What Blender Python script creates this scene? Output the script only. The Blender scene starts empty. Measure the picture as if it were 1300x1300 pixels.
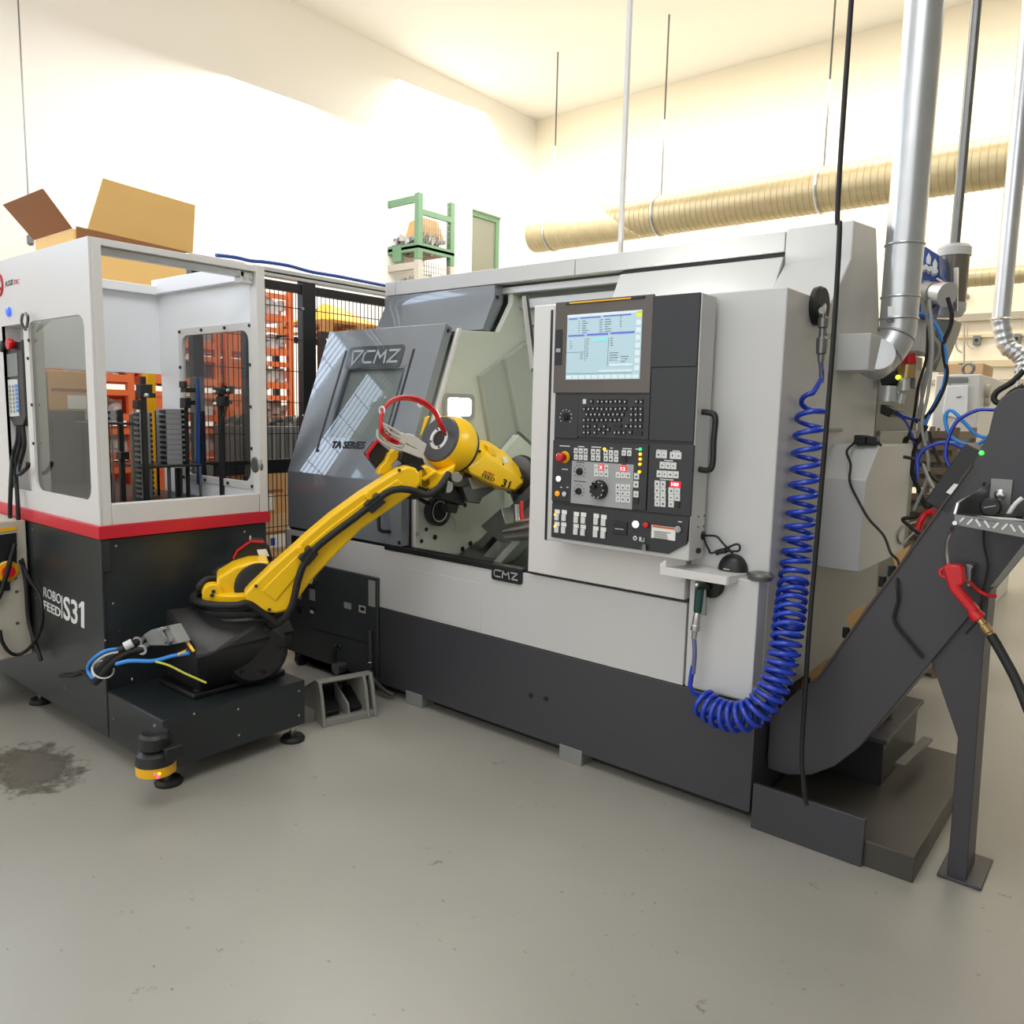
import bpy, bmesh, math, random
from mathutils import Vector, Matrix
random.seed(7)
PI = math.pi
SC = bpy.context.scene
COL = SC.collection
V = Vector

# ------------------------------------------------------------------ camera
FPX, EYE = 1001.2, 1.65
YAW, PITCH, ROLL = (math.radians(a) for a in (50.568, 7.154, 1.324))
fwd = V((-math.cos(YAW)*math.cos(PITCH), math.sin(YAW)*math.cos(PITCH), -math.sin(PITCH)))
rgt0 = fwd.cross(V((0, 0, 1))).normalized()
up0 = rgt0.cross(fwd)
RGT = rgt0*math.cos(ROLL) + up0*math.sin(ROLL)
UPV = -rgt0*math.sin(ROLL) + up0*math.cos(ROLL)
CAM = V((0, 0, EYE))
cd = bpy.data.cameras.new('camera'); cam = bpy.data.objects.new('camera', cd); COL.objects.link(cam)
cd.sensor_width = 36; cd.lens = FPX*36/1300; cd.clip_start = .02; cd.clip_end = 200
m = Matrix((RGT, UPV, -fwd)).transposed().to_4x4(); m.translation = CAM
cam.matrix_world = m
SC.camera = cam

# ------------------------------------------------------------------ world, lamps, exposure
SC.view_settings.view_transform = 'Standard'; SC.view_settings.look = 'None'
SC.view_settings.exposure = -0.08; SC.view_settings.gamma = 1.0; SC.view_settings.use_curve_mapping = False
w = bpy.data.worlds.new('hall_daylight'); SC.world = w; w.use_nodes = True
w.node_tree.nodes['Background'].inputs[0].default_value = (1.0, .99, .97, 1)
w.node_tree.nodes['Background'].inputs[1].default_value = 1.6

def area(name, loc, tgt, sx, sy, power, col=(1, 1, 1)):
    l = bpy.data.lights.new(name, 'AREA'); l.shape = 'RECTANGLE'; l.size = sx; l.size_y = sy
    l.energy = power; l.color = col
    o = bpy.data.objects.new(name, l); COL.objects.link(o); o.location = loc
    o.rotation_euler = (V(tgt)-V(loc)).to_track_quat('-Z', 'Y').to_euler()
    return o
area('overhead_fill', (-1.3, .6, 5.4), (-4.3, 2.0, 1.8), 3.0, 2.0, 95, (.94, .97, 1))  # added unseen lamp, brightens the inner panels of the loading cell
area('overhead_fill', (-6.8, 5.5, 5.7), (-6.9, 5.6, 0), 3.5, 6.0, 300, (1, .99, .97))
area('overhead_fill', (-1.5, 7.6, 5.7), (-1.5, 7.8, 0), 6.0, 2.5, 120, (1, .95, .88))
area('overhead_fill', (-8.0, 9.5, 5.6), (-9.5, 9.6, 3.5), 2.0, 5.0, 120, (1, 1, .98))  # added unseen lamp that washes the left wall white
area('overhead_fill', (-3.0, 10.2, 5.8), (-3.0, 12.0, 3.0), 12.0, 1.2, 300, (1, .95, .86))  # added unseen warm lamp that brightens the back wall

# ------------------------------------------------------------------ helpers
def ray(x, y):
    return RGT*((x-650)/FPX) - UPV*((y-650)/FPX) + fwd
def at(x, y, X=None, Y=None, Z=None):
    """the point where the photograph's pixel meets a plane of the place"""
    d = ray(x, y)
    t = X/d.x if X is not None else (Y/d.y if Y is not None else (Z-EYE)/d.z)
    return CAM + d*t
def trace(pts, **k):
    return [at(x, y, **k) for x, y in pts]

ORIGIN = {}
def props(o, label=None, cat=None, group=None, kind=None):
    if label: o['label'] = label
    if cat: o['category'] = cat
    if group: o['group'] = group
    if kind: o['kind'] = kind
    return o
def thing(name, label, cat, loc, group=None):
    o = bpy.data.objects.new(name, None); COL.objects.link(o); o.empty_display_size = .1
    o.location = loc; ORIGIN[o.name] = V(loc)
    return props(o, label, cat, group)
def dup(root, delta, label=None, group=None, mats=None):
    r = root.copy(); COL.objects.link(r); r.location = root.location + V(delta)
    ORIGIN[r.name] = ORIGIN[root.name] + V(delta)
    if label: r['label'] = label
    if group: r['group'] = group
    for ch in list(root.children):
        c = ch.copy(); COL.objects.link(c); c.parent = r
        for g in list(ch.children):
            d = g.copy(); COL.objects.link(d); d.parent = c
    return r

def catmull(P, n=6):
    if len(P) < 3: return [V(p) for p in P]
    P = [V(p) for p in P]; Q = [P[0]*2-P[1]] + P + [P[-1]*2-P[-2]]; out = []
    for i in range(1, len(Q)-2):
        a, b, c, d = Q[i-1:i+3]
        for k in range(n):
            t = k/n
            out.append(.5*((2*b)+(c-a)*t+(2*a-5*b+4*c-d)*t*t+(3*b-a-3*c+d)*t**3))
    out.append(P[-1]); return out

class MB:
    def __init__(s): s.bm = bmesh.new()
    def poly(s, pts, vec):
        """prism: a polygon pushed along vec"""
        vec = V(vec); a = [s.bm.verts.new(V(p)) for p in pts]; b = [s.bm.verts.new(V(p)+vec) for p in pts]
        n = len(a); s.bm.faces.new(a); s.bm.faces.new(b[::-1])
        for i in range(n): s.bm.faces.new((a[i], b[i], b[(i+1) % n], a[(i+1) % n]))
        return s
    def box(s, x0, x1, y0, y1, z0, z1):
        return s.poly([(x0, y0, z0), (x1, y0, z0), (x1, y1, z0), (x0, y1, z0)], (0, 0, z1-z0))
    def obox(s, c, ax, ay, az, hx, hy, hz):
        c, ax, ay, az = V(c), V(ax), V(ay), V(az)
        p = [c-ax*hx-ay*hy-az*hz, c+ax*hx-ay*hy-az*hz, c+ax*hx+ay*hy-az*hz, c-ax*hx+ay*hy-az*hz]
        return s.poly(p, az*(2*hz))
    def bar(s, p0, p1, w, h, side=(0, 0, 1)):
        """square bar between two points"""
        p0, p1 = V(p0), V(p1); d = (p1-p0); L = d.length; d.normalize()
        up = V(side)
        if abs(d.dot(up)) > .98: up = V((1, 0, 0))
        a = d.cross(up).normalized(); b = a.cross(d)
        return s.obox((p0+p1)/2, d, a, b, L/2, w/2, h/2)
    def rings(s, R, close=True, caps=True):
        vs = [[s.bm.verts.new(p) for p in r] for r in R]; n = len(R[0])
        for a, b in zip(vs, vs[1:]):
            for i in range(n if close else n-1): s.bm.faces.new((a[i], a[(i+1) % n], b[(i+1) % n], b[i]))
        if caps:
            s.bm.faces.new(vs[0][::-1]); s.bm.faces.new(vs[-1])
        return s
    def lathe(s, p0, axis, prof, seg=20, caps=True):
        """prof: (distance along axis, radius)"""
        p0 = V(p0); d = V(axis).normalized(); up = V((0, 0, 1)) if abs(d.z) < .9 else V((1, 0, 0))
        a = d.cross(up).normalized(); b = d.cross(a)
        return s.rings([[p0+d*t+(a*math.cos(2*PI*i/seg)+b*math.sin(2*PI*i/seg))*max(r, 1e-4) for i in range(seg)] for t, r in prof], True, caps)
    def cyl(s, p0, p1, r, seg=16, r2=None):
        p0, p1 = V(p0), V(p1)
        return s.lathe(p0, p1-p0, [(0, r), ((p1-p0).length, r if r2 is None else r2)], seg)
    def tube(s, P, r, seg=8, n=6, smooth=True):
        P = catmull(P, n) if smooth else [V(p) for p in P]
        R = []; prev = None
        for i, p in enumerate(P):
            d = (P[min(i+1, len(P)-1)]-P[max(i-1, 0)])
            d = d.normalized() if d.length > 1e-9 else V((0, 0, 1))
            if prev is None:
                u = V((0, 0, 1)) if abs(d.z) < .9 else V((1, 0, 0)); a = d.cross(u).normalized()
            else:
                a = (prev - d*prev.dot(d))
                a = a.normalized() if a.length > 1e-6 else d.orthogonal().normalized()
            prev = a; b = d.cross(a)
            rr = r(i/(len(P)-1)) if callable(r) else r
            R.append([p+(a*math.cos(2*PI*k/seg)+b*math.sin(2*PI*k/seg))*rr for k in range(seg)])
        return s.rings(R)
    def ball(s, c, rx, ry=None, rz=None, seg=14, rg=8):
        c = V(c); ry = ry or rx; rz = rz or rx
        return s.rings([[c+V((rx*math.sin(PI*max(j, .02)/rg)*math.cos(2*PI*i/seg), ry*math.sin(PI*max(j, .02)/rg)*math.sin(2*PI*i/seg), rz*math.cos(PI*j/rg))) for i in range(seg)] for j in ([.02]+list(range(1, rg))+[rg-.02])])
    def ring(s, c, axis, R, r, seg=28, sub=8, a0=0, a1=2*PI):
        c = V(c); d = V(axis).normalized(); up = V((0, 0, 1)) if abs(d.z) < .9 else V((1, 0, 0))
        a = d.cross(up).normalized(); b = d.cross(a); full = abs(a1-a0-2*PI) < 1e-6
        RR = []
        for i in range(seg+1):
            t = a0+(a1-a0)*i/seg; o = a*math.cos(t)+b*math.sin(t)
            RR.append([c+o*R+(o*math.cos(2*PI*k/sub)+d*math.sin(2*PI*k/sub))*r for k in range(sub)])
        return s.rings(RR, True, not full)
    def frame(s, outer, inner, vec):
        """a plate with a hole: outer and inner loops have the same number of points"""
        vec = V(vec); n = len(outer)
        L = [[s.bm.verts.new(V(p)+q) for p in loop] for q in (V((0, 0, 0)), vec) for loop in (outer, inner)]
        o0, i0, o1, i1 = L
        for k in range(n):
            j = (k+1) % n
            s.bm.faces.new((o0[k], o0[j], i0[j], i0[k])); s.bm.faces.new((o1[k], i1[k], i1[j], o1[j]))
            s.bm.faces.new((o0[k], o1[k], o1[j], o0[j])); s.bm.faces.new((i0[k], i0[j], i1[j], i1[k]))
        return s
    def hull(s, pts):
        vs = [s.bm.verts.new(V(p)) for p in pts]
        r = bmesh.ops.convex_hull(s.bm, input=vs)
        bmesh.ops.delete(s.bm, geom=[v for v in r['geom_interior'] if isinstance(v, bmesh.types.BMVert)], context='VERTS')
        return s
    def build(s, name, mat, parent=None, bev=0, smooth=30, loc=None, **k):
        me = bpy.data.meshes.new(name)
        bmesh.ops.recalc_face_normals(s.bm, faces=s.bm.faces[:])
        org = V((0, 0, 0))
        if parent is not None:
            org = ORIGIN[parent.name]
        elif loc is not None: org = V(loc)
        bmesh.ops.translate(s.bm, verts=s.bm.verts[:], vec=-org)
        s.bm.to_mesh(me); s.bm.free()
        me.materials.append(mat)
        o = bpy.data.objects.new(name, me); COL.objects.link(o)
        if smooth:
            me.polygons.foreach_set('use_smooth', [True]*len(me.polygons))
            me.set_sharp_from_angle(angle=math.radians(smooth))
        if parent is not None:
            o.parent = parent; ORIGIN[o.name] = org
        else:
            o.location = org; ORIGIN[o.name] = org
        if bev:
            b = o.modifiers.new('bevel', 'BEVEL'); b.width = bev; b.segments = 2; b.limit_method = 'ANGLE'; b.angle_limit = math.radians(40)
        return props(o, **k)

def rrect(p00, p10, p01, r, n=5):
    """rounded rectangle loop; corners bottom-left, bottom-right, top-left; radius in metres"""
    p00, p10, p01 = V(p00), V(p10), V(p01); u = (p10-p00); v = (p01-p00); W, Hh = u.length, v.length; u.normalize(); v.normalize()
    out = []
    for cx, cy, a0 in ((W-r, r, -PI/2), (W-r, Hh-r, 0), (r, Hh-r, PI/2), (r, r, PI)):
        for i in range(n):
            a = a0+PI/2*i/(n-1); out.append(p00+u*(cx+r*math.cos(a))+v*(cy+r*math.sin(a)))
    return out
def rect_like(p00, p10, p01, n=5):
    """plain rectangle with as many points as rrect, for frame()"""
    p00, p10, p01 = V(p00), V(p10), V(p01); u = p10-p00; v = p01-p00; out = []
    for cx, cy, dx, dy in ((1, 0, 0, 1), (1, 1, -1, 0), (0, 1, 0, -1), (0, 0, 1, 0)):
        for i in range(n):
            t = (i/(n-1)-.5)*.12
            if i == (n-1)//2: out.append(p00+u*cx+v*cy); continue
            if i < (n-1)//2:
                s_ = abs(t)
                bx, by = {(1, 0): (-1, 0), (1, 1): (0, -1), (0, 1): (1, 0), (0, 0): (0, 1)}[(cx, cy)]
                out.append(p00+u*(cx+bx*s_)+v*(cy+by*s_))
            else:
                s_ = abs(t); out.append(p00+u*(cx+dx*s_)+v*(cy+dy*s_))
    return out

def text(s, bl, br, tl, mat, name, parent, lift=(0, 0, 0), fat=0.0, **k):
    """lettering stretched into the parallelogram bl-br-tl"""
    cu = bpy.data.curves.new('tmp', 'FONT'); cu.body = s; cu.offset = fat; cu.resolution_u = 3; cu.extrude = .01
    ob = bpy.data.objects.new('tmp', cu); COL.objects.link(ob)
    dg = bpy.context.evaluated_depsgraph_get(); me = bpy.data.meshes.new_from_object(ob.evaluated_get(dg))
    bpy.data.objects.remove(ob); bpy.data.curves.remove(cu)
    xs = [v.co.x for v in me.vertices]; ys = [v.co.y for v in me.vertices]
    x0, x1, y0, y1 = min(xs), max(xs), min(ys), max(ys)
    bl, br, tl, lift = V(bl), V(br), V(tl), V(lift); u = br-bl; v = tl-bl; n = u.cross(v).normalized()
    org = ORIGIN[parent.name] if parent is not None else V((0, 0, 0))
    for q in me.vertices:
        q.co = bl+u*((q.co.x-x0)/(x1-x0))+v*((q.co.y-y0)/(y1-y0))+n*(.0012 if q.co.z > 0 else -.0008)+lift-org
    me.name = name; me.materials.clear(); me.materials.append(mat)
    o = bpy.data.objects.new(name, me); COL.objects.link(o); o.parent = parent; ORIGIN[o.name] = org
    return props(o, **k)

# ------------------------------------------------------------------ materials
def lin(c): return tuple(((v/255)/12.92 if v/255 < .04045 else ((v/255+.055)/1.055)**2.4) for v in c)
def mat(name, rgb, rough=.5, metal=0.0, var=0.0, scale=8.0, bump=0.0, bscale=60.0, spec=.5, emit=0.0, coat=0.0, alpha=None):
    M = bpy.data.materials.new(name); M.use_nodes = True; nt = M.node_tree; b = nt.nodes['Principled BSDF']
    c = (*lin(rgb), 1); b.inputs['Base Color'].default_value = c
    b.inputs['Roughness'].default_value = rough; b.inputs['Metallic'].default_value = metal
    b.inputs['Specular IOR Level'].default_value = spec; b.inputs['Coat Weight'].default_value = coat
    tc = nt.nodes.new('ShaderNodeTexCoord')
    if var or bump:
        n = nt.nodes.new('ShaderNodeTexNoise'); n.inputs['Scale'].default_value = scale; n.inputs['Detail'].default_value = 5
        nt.links.new(tc.outputs['Object'], n.inputs['Vector'])
    if var:
        mx = nt.nodes.new('ShaderNodeMix'); mx.data_type = 'RGBA'
        mx.inputs[6].default_value = tuple(v*(1-var) for v in c[:3])+(1,); mx.inputs[7].default_value = tuple(min(1, v*(1+var)) for v in c[:3])+(1,)
        nt.links.new(n.outputs['Fac'], mx.inputs[0]); nt.links.new(mx.outputs[2], b.inputs['Base Color'])
    if bump:
        n2 = nt.nodes.new('ShaderNodeTexNoise'); n2.inputs['Scale'].default_value = bscale; n2.inputs['Detail'].default_value = 3
        nt.links.new(tc.outputs['Object'], n2.inputs['Vector'])
        bp = nt.nodes.new('ShaderNodeBump'); bp.inputs['Strength'].default_value = bump; bp.inputs['Distance'].default_value = .004
        nt.links.new(n2.outputs['Fac'], bp.inputs['Height']); nt.links.new(bp.outputs['Normal'], b.inputs['Normal'])
    if emit:
        b.inputs['Emission Color'].default_value = c; b.inputs['Emission Strength'].default_value = emit
    if alpha is not None: b.inputs['Alpha'].default_value = alpha
    return M
def glass_mat(name, rgb, clear, rough=.02):
    """thin clear sheet: part see-through, part mirror"""
    M = bpy.data.materials.new(name); M.use_nodes = True; nt = M.node_tree
    for n in list(nt.nodes): nt.nodes.remove(n)
    out = nt.nodes.new('ShaderNodeOutputMaterial'); t = nt.nodes.new('ShaderNodeBsdfTransparent'); g = nt.nodes.new('ShaderNodeBsdfGlossy')
    t.inputs[0].default_value = (*[v*clear for v in lin(rgb)], 1); g.inputs['Roughness'].default_value = rough
    f = nt.nodes.new('ShaderNodeFresnel'); f.inputs[0].default_value = 1.5
    mx = nt.nodes.new('ShaderNodeMixShader'); ge = nt.nodes.new('ShaderNodeNewGeometry')
    sb = nt.nodes.new('ShaderNodeMath'); sb.operation = 'SUBTRACT'; sb.inputs[0].default_value = 1.0; nt.links.new(ge.outputs['Backfacing'], sb.inputs[1])
    mu = nt.nodes.new('ShaderNodeMath'); mu.operation = 'MULTIPLY'; nt.links.new(f.outputs[0], mu.inputs[0]); nt.links.new(sb.outputs[0], mu.inputs[1]); nt.links.new(mu.outputs[0], mx.inputs[0])
    nt.links.new(t.outputs[0], mx.inputs[1]); nt.links.new(g.outputs[0], mx.inputs[2]); nt.links.new(mx.outputs[0], out.inputs[0])
    return M

M_ = {}
M_['light'] = mat('light_grey_enamel', (198, 198, 197), .42, bump=.05, bscale=300)
M_['white'] = mat('white_enamel', (216, 214, 212), .38, bump=.04, bscale=300)
M_['dgrey'] = mat('dark_grey_enamel', (62, 61, 66), .42, bump=.06, bscale=260)
M_['mgrey'] = mat('mid_grey_enamel', (118, 124, 131), .3, coat=1.0)
M_['sgrey'] = mat('side_grey_enamel', (150, 150, 146), .45)
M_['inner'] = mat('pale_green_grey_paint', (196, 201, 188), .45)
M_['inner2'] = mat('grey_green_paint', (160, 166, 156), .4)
M_['anthr'] = mat('anthracite_enamel', (42, 47, 49), .33, bump=.05, bscale=260)
M_['black'] = mat('black_plastic', (26, 27, 29), .42)
M_['satin'] = mat('satin_black_casting', (30, 30, 32), .38, bump=.12, bscale=120)
M_['rubber'] = mat('black_rubber', (20, 20, 21), .6)
M_['red'] = mat('red_enamel', (205, 32, 50), .35)
M_['redp'] = mat('red_plastic', (208, 28, 36), .3)
M_['yellow'] = mat('yellow_robot_paint', (246, 196, 14), .3, bump=.05, bscale=180)
M_['yellow2'] = mat('yellow_plastic', (240, 180, 20), .35)
M_['steel'] = mat('bright_steel', (200, 200, 200), .25, metal=1.0)
M_['dsteel'] = mat('dull_steel', (130, 131, 130), .35, metal=.9, var=.15, scale=20)
M_['galv'] = mat('galvanised_sheet', (196, 199, 202), .3, metal=.85, var=.12, scale=9)
M_['alu'] = mat('aluminium_profile', (205, 207, 208), .35, metal=.6)
M_['brass'] = mat('brass_fitting', (188, 160, 110), .3, metal=.9)
M_['blue'] = mat('blue_polyurethane', (20, 58, 178), .25, coat=.4)
M_['lblue'] = mat('light_blue_hose', (50, 140, 225), .3)
M_['enblue'] = mat('blue_enamel', (30, 72, 150), .4)
M_['orange'] = mat('orange_enamel', (250, 124, 70), .45, var=.12, scale=5)
M_['green'] = mat('green_enamel', (96, 132, 100), .5, var=.1)
M_['dgreen'] = mat('dark_green_plastic', (28, 64, 60), .35)
M_['lit_white'] = mat('lit_white_enamel', (244, 246, 250), .35)  # white enamel lightened and blued, standing in for stronger light inside the cell
M_['cream'] = mat('cream_wall_paint', (252, 242, 220), .8)
M_['wallw'] = mat('white_wall_paint', (248, 246, 240), .8)
M_['card'] = mat('cardboard', (205, 160, 105), .8, var=.1, scale=4)
M_['wood'] = mat('pallet_wood', (190, 140, 80), .75, var=.2, scale=12)
M_['brown'] = mat('weathered_wood', (140, 122, 105), .8, var=.25, scale=10)
M_['bin'] = mat('grey_bin_plastic', (128, 130, 128), .55, var=.12)
M_['tray'] = mat('grey_tray_plastic', (156, 158, 160), .45)
M_['parts'] = mat('turned_metal_parts', (158, 156, 152), .35, metal=.7, var=.5, scale=25)
M_['print'] = mat('white_print', (226, 226, 226), .5)
M_['printg'] = mat('grey_print', (165, 172, 176), .45)
M_['printk'] = mat('black_print', (25, 25, 27), .5)
M_['printr'] = mat('red_print', (190, 40, 50), .5)
M_['paper'] = mat('white_label', (232, 232, 228), .6)
M_['beige'] = mat('beige_cabinet_paint', (190, 184, 168), .5, bump=.05)
M_['glass'] = glass_mat('clear_sheet', (236, 240, 242), .92)
M_['smoke'] = glass_mat('smoked_sheet', (240, 243, 240), .9)

# ------------------------------------------------------------------ the hall
def floor_mat():
    M = mat('painted_concrete', (142, 136, 125), .36); nt = M.node_tree; b = nt.nodes['Principled BSDF']
    tc = nt.nodes.new('ShaderNodeTexCoord'); N = nt.nodes.new; L = nt.links.new
    n1 = N('ShaderNodeTexNoise'); n1.inputs['Scale'].default_value = .9; n1.inputs['Detail'].default_value = 6
    n2 = N('ShaderNodeTexNoise'); n2.inputs['Scale'].default_value = 9; n2.inputs['Detail'].default_value = 8; n2.inputs['Roughness'].default_value = .7
    n3 = N('ShaderNodeTexVoronoi'); n3.inputs['Scale'].default_value = 7
    for n in (n1, n2): L(tc.outputs['Object'], n.inputs['Vector'])
    mp = N('ShaderNodeMapping'); mp.inputs['Scale'].default_value = (1, 2.3, 1); mp.inputs['Rotation'].default_value = (0, 0, .5)
    L(tc.outputs['Object'], mp.inputs[0]); L(mp.outputs[0], n3.inputs['Vector'])
    r1 = N('ShaderNodeMix'); r1.data_type = 'RGBA'; r1.inputs[6].default_value = (*lin((146, 143, 134)), 1); r1.inputs[7].default_value = (*lin((172, 169, 160)), 1)
    L(n1.outputs['Fac'], r1.inputs[0])
    c2 = N('ShaderNodeValToRGB'); c2.color_ramp.elements[0].position = .29; c2.color_ramp.elements[1].position = .36
    c2.color_ramp.elements[0].color = (.25, .23, .2, 1); c2.color_ramp.elements[1].color = (1, 1, 1, 1)
    L(n2.outputs['Fac'], c2.inputs[0])
    c3 = N('ShaderNodeValToRGB'); c3.color_ramp.elements[0].position = .035; c3.color_ramp.elements[1].position = .06
    c3.color_ramp.elements[0].color = (.35, .33, .3, 1); c3.color_ramp.elements[1].color = (1, 1, 1, 1)
    L(n3.outputs['Distance'], c3.inputs[0])
    m1 = N('ShaderNodeMix'); m1.data_type = 'RGBA'; m1.blend_type = 'MULTIPLY'; m1.inputs[0].default_value = .8
    L(r1.outputs[2], m1.inputs[6]); L(c2.outputs[0], m1.inputs[7])
    m2 = N('ShaderNodeMix'); m2.data_type = 'RGBA'; m2.blend_type = 'MULTIPLY'; m2.inputs[0].default_value = .7
    L(m1.outputs[2], m2.inputs[6]); L(c3.outputs[0], m2.inputs[7]); L(m2.outputs[2], b.inputs['Base Color'])
    return M
def stain(pts):
    M = mat('dried_oil_stain', (120, 114, 104), .42, var=.2, scale=14)
    nt = M.node_tree; b = nt.nodes['Principled BSDF']; n = nt.nodes.new('ShaderNodeTexNoise'); n.inputs['Scale'].default_value = 11; n.inputs['Detail'].default_value = 7; n.inputs['Roughness'].default_value = .65
    tc = nt.nodes.new('ShaderNodeTexCoord'); nt.links.new(tc.outputs['Object'], n.inputs['Vector'])
    mp = nt.nodes.new('ShaderNodeMapping'); mp.inputs['Scale'].default_value = (2.6, 4.2, 1); nt.links.new(tc.outputs['Object'], mp.inputs[0])
    gr = nt.nodes.new('ShaderNodeTexGradient'); gr.gradient_type = 'SPHERICAL'; nt.links.new(mp.outputs[0], gr.inputs[0])
    ad = nt.nodes.new('ShaderNodeMath'); ad.operation = 'MULTIPLY_ADD'; nt.links.new(gr.outputs['Fac'], ad.inputs[0]); ad.inputs[1].default_value = .55; nt.links.new(n.outputs['Fac'], ad.inputs[2])
    r = nt.nodes.new('ShaderNodeValToRGB'); r.color_ramp.elements[0].position = .60; r.color_ramp.elements[1].position = .85
    r.color_ramp.elements[1].color = (.8, .8, .8, 1)
    nt.links.new(ad.outputs[0], r.inputs[0]); nt.links.new(r.outputs[0], b.inputs['Alpha'])
    return M
MB().box(-9.7, 9, -9, 12.2, -.2, 0).build('floor', floor_mat(), kind='structure')
MB().poly([(x, y, .001) for x, y in [(p.x, p.y) for p in trace([(-60, 985), (-20, 945), (20, 940), (60, 940), (110, 950), (120, 970), (105, 1000), (60, 1012), (30, 1020), (5, 1025), (-40, 1028)], Z=0)]], (0, 0, .0005)).build('oil_stain', stain(0), loc=at(40, 975, Z=0).to_tuple(), label='dark dried oil stain on the grey floor in front of the feeder cell', cat='stain')

wl = MB()
WZ = 7.0
# left wall with its window openings
wins = [(-2.3, -.15, 3.3, 5.4), (.15, 2.6, 3.3, 5.4), (10.3, 11.1, 3.9, 5.1)]
ys = [-9, -2.3, -.15, .15, 2.6, 10.3, 11.1, 12.2]
for a, b in zip(ys, ys[1:]):
    hole = [wn for wn in wins if abs(wn[0]-a) < 1e-6]
    if hole:
        wl.box(-9.7, -9.5, a, b, 0, hole[0][2]); wl.box(-9.7, -9.5, a, b, hole[0][3], WZ)
    else: wl.box(-9.7, -9.5, a, b, 0, WZ)
wl.build('wall_left', M_['wallw'], kind='structure')
MB().box(-9.5, 4.0, 12.0, 12.2, 0, WZ).build('wall_back', M_['cream'], kind='structure')
MB().box(4.0, 4.2, -6, 12.0, 0, WZ).build('wall_right', mat('grey_wall_panels', (165, 165, 160), .7), kind='structure')
MB().box(-9.7, 4.2, -4, 12.2, WZ, WZ+.15).build('ceiling', M_['wallw'], kind='structure')
M_['day'] = mat('daylight_pane', (214, 232, 255), .3, emit=7)
M_['dimpane'] = mat('dim_window_pane', (118, 118, 106), .2)
for i, (a, b, c, d) in enumerate(wins):
    root = thing('window_%d' % (i+1), None, None, (-9.6, (a+b)/2, c)); root['kind'] = 'structure'
    green = i == 2
    f = MB(); t = .09
    f.frame(rect_like((-9.62, a, c), (-9.62, b, c), (-9.62, a, d)), rect_like((-9.62, a+t, c+t), (-9.62, b-t, c+t), (-9.62, a+t, d-t)), (.05, 0, 0))
    f.build('window_frame', M_['green'] if green else M_['alu'], root)
    n = 1 if green else 4
    for k in range(n):
        y0 = a+t+(b-a-2*t)*k/n; y1 = a+t+(b-a-2*t)*(k+1)/n
        MB().box(-9.61, -9.6, y0, y1, c+t, d-t).build('pane', M_['dimpane'] if green else M_['day'], root)
        if k: MB().box(-9.62, -9.57, y0-.02, y0+.02, c+t, d-t).build('mullion', M_['alu'], root)
    MB().box(-9.6, -9.46, a-.05, b+.05, c-.05, c).build('sill', M_['card'] if green else M_['alu'], root)

# horizontal bands and cable trays on the back wall seen at the right
M_['band'] = mat('buff_wall_band', (226, 208, 172), .7)
M_['track'] = mat('grey_cable_track', (176, 168, 150), .5)
k = 0
for (xa, ya, yb, mt, dep) in ((1225, 344, 360, 'galv', .3), (1230, 399, 408, 'track', .1), (1230, 458, 466, 'band', .08), (1215, 482, 487, 'track', .06), (1225, 425, 429, 'band', .05)):
    k += 1
    z0 = at(xa, yb, Y=11.95).z; z1 = at(xa, ya, Y=11.95).z
    if mt == 'galv': continue
    MB().box(-3.4, 2.0, 12-dep, 12.0, z0, z1).build('trim_%d' % k, M_[mt], kind='structure')

# ------------------------------------------------------------------ the lathe
YF = 2.97
XE = -1.168
lathe = thing('cnc_lathe', 'large light grey lathe with sloping dark grey sliding door and lit work area', 'machine', (-2.7, 3.6, 0))
def lp(mb, name, m, bev=.003, parent=lathe, **k): return mb.build(name, M_[m], parent, bev, **k)
lp(MB().box(-4.25, -1.158, YF, 4.4, .06, .514), 'base', 'dgrey')
lp(MB().box(-4.2, -1.2, YF+.09, 4.3, .0, .06), 'plinth', 'black')
for x in (-3.19, -2.11): lp(MB().box(x, x+.13, YF-.005, YF+.1, 0, .075), 'levelling_block', 'bin')
for x, z in ((674, 883), (693, 887)):
    p = at(x, z, Y=YF); lp(MB().cyl(p, p+V((0, -.006, 0)), .012, 12), 'plug', 'black', 0)
low = lp(MB().box(-4.33, -1.482, YF, YF+.06, .517, .875), 'lower_panel', 'light')
lp(MB().box(-4.3, -1.482, YF+.012, YF+.05, .872, .892), 'joint', 'black', 0)
h = [at(x, y, Y=YF-.002) for x, y in ((514, 790), (610, 817), (610, 744), (516, 721))]
x0, x1, z0, z1 = h[0].x, h[1].x, .532, h[3].z
lp(MB().box(x0, x1, YF-.002, YF+.01, z0, z1), 'hatch', 'light', .0015, low)
lp(MB().box(-1.474, -1.14, YF, 3.5, .517, 2.14), 'column', 'light', .006)
lp(MB().box(-1.479, -1.15, YF+.01, 3.5, .50, .520), 'joint', 'black', 0)
YCV = 2.88
lp(MB().box(at(873, 800, Y=YCV).x, at(961, 780, Y=YCV).x, YCV, YF, at(920, 883, Y=YCV).z, 1.035), 'column_cover', 'light', .004)
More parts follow.
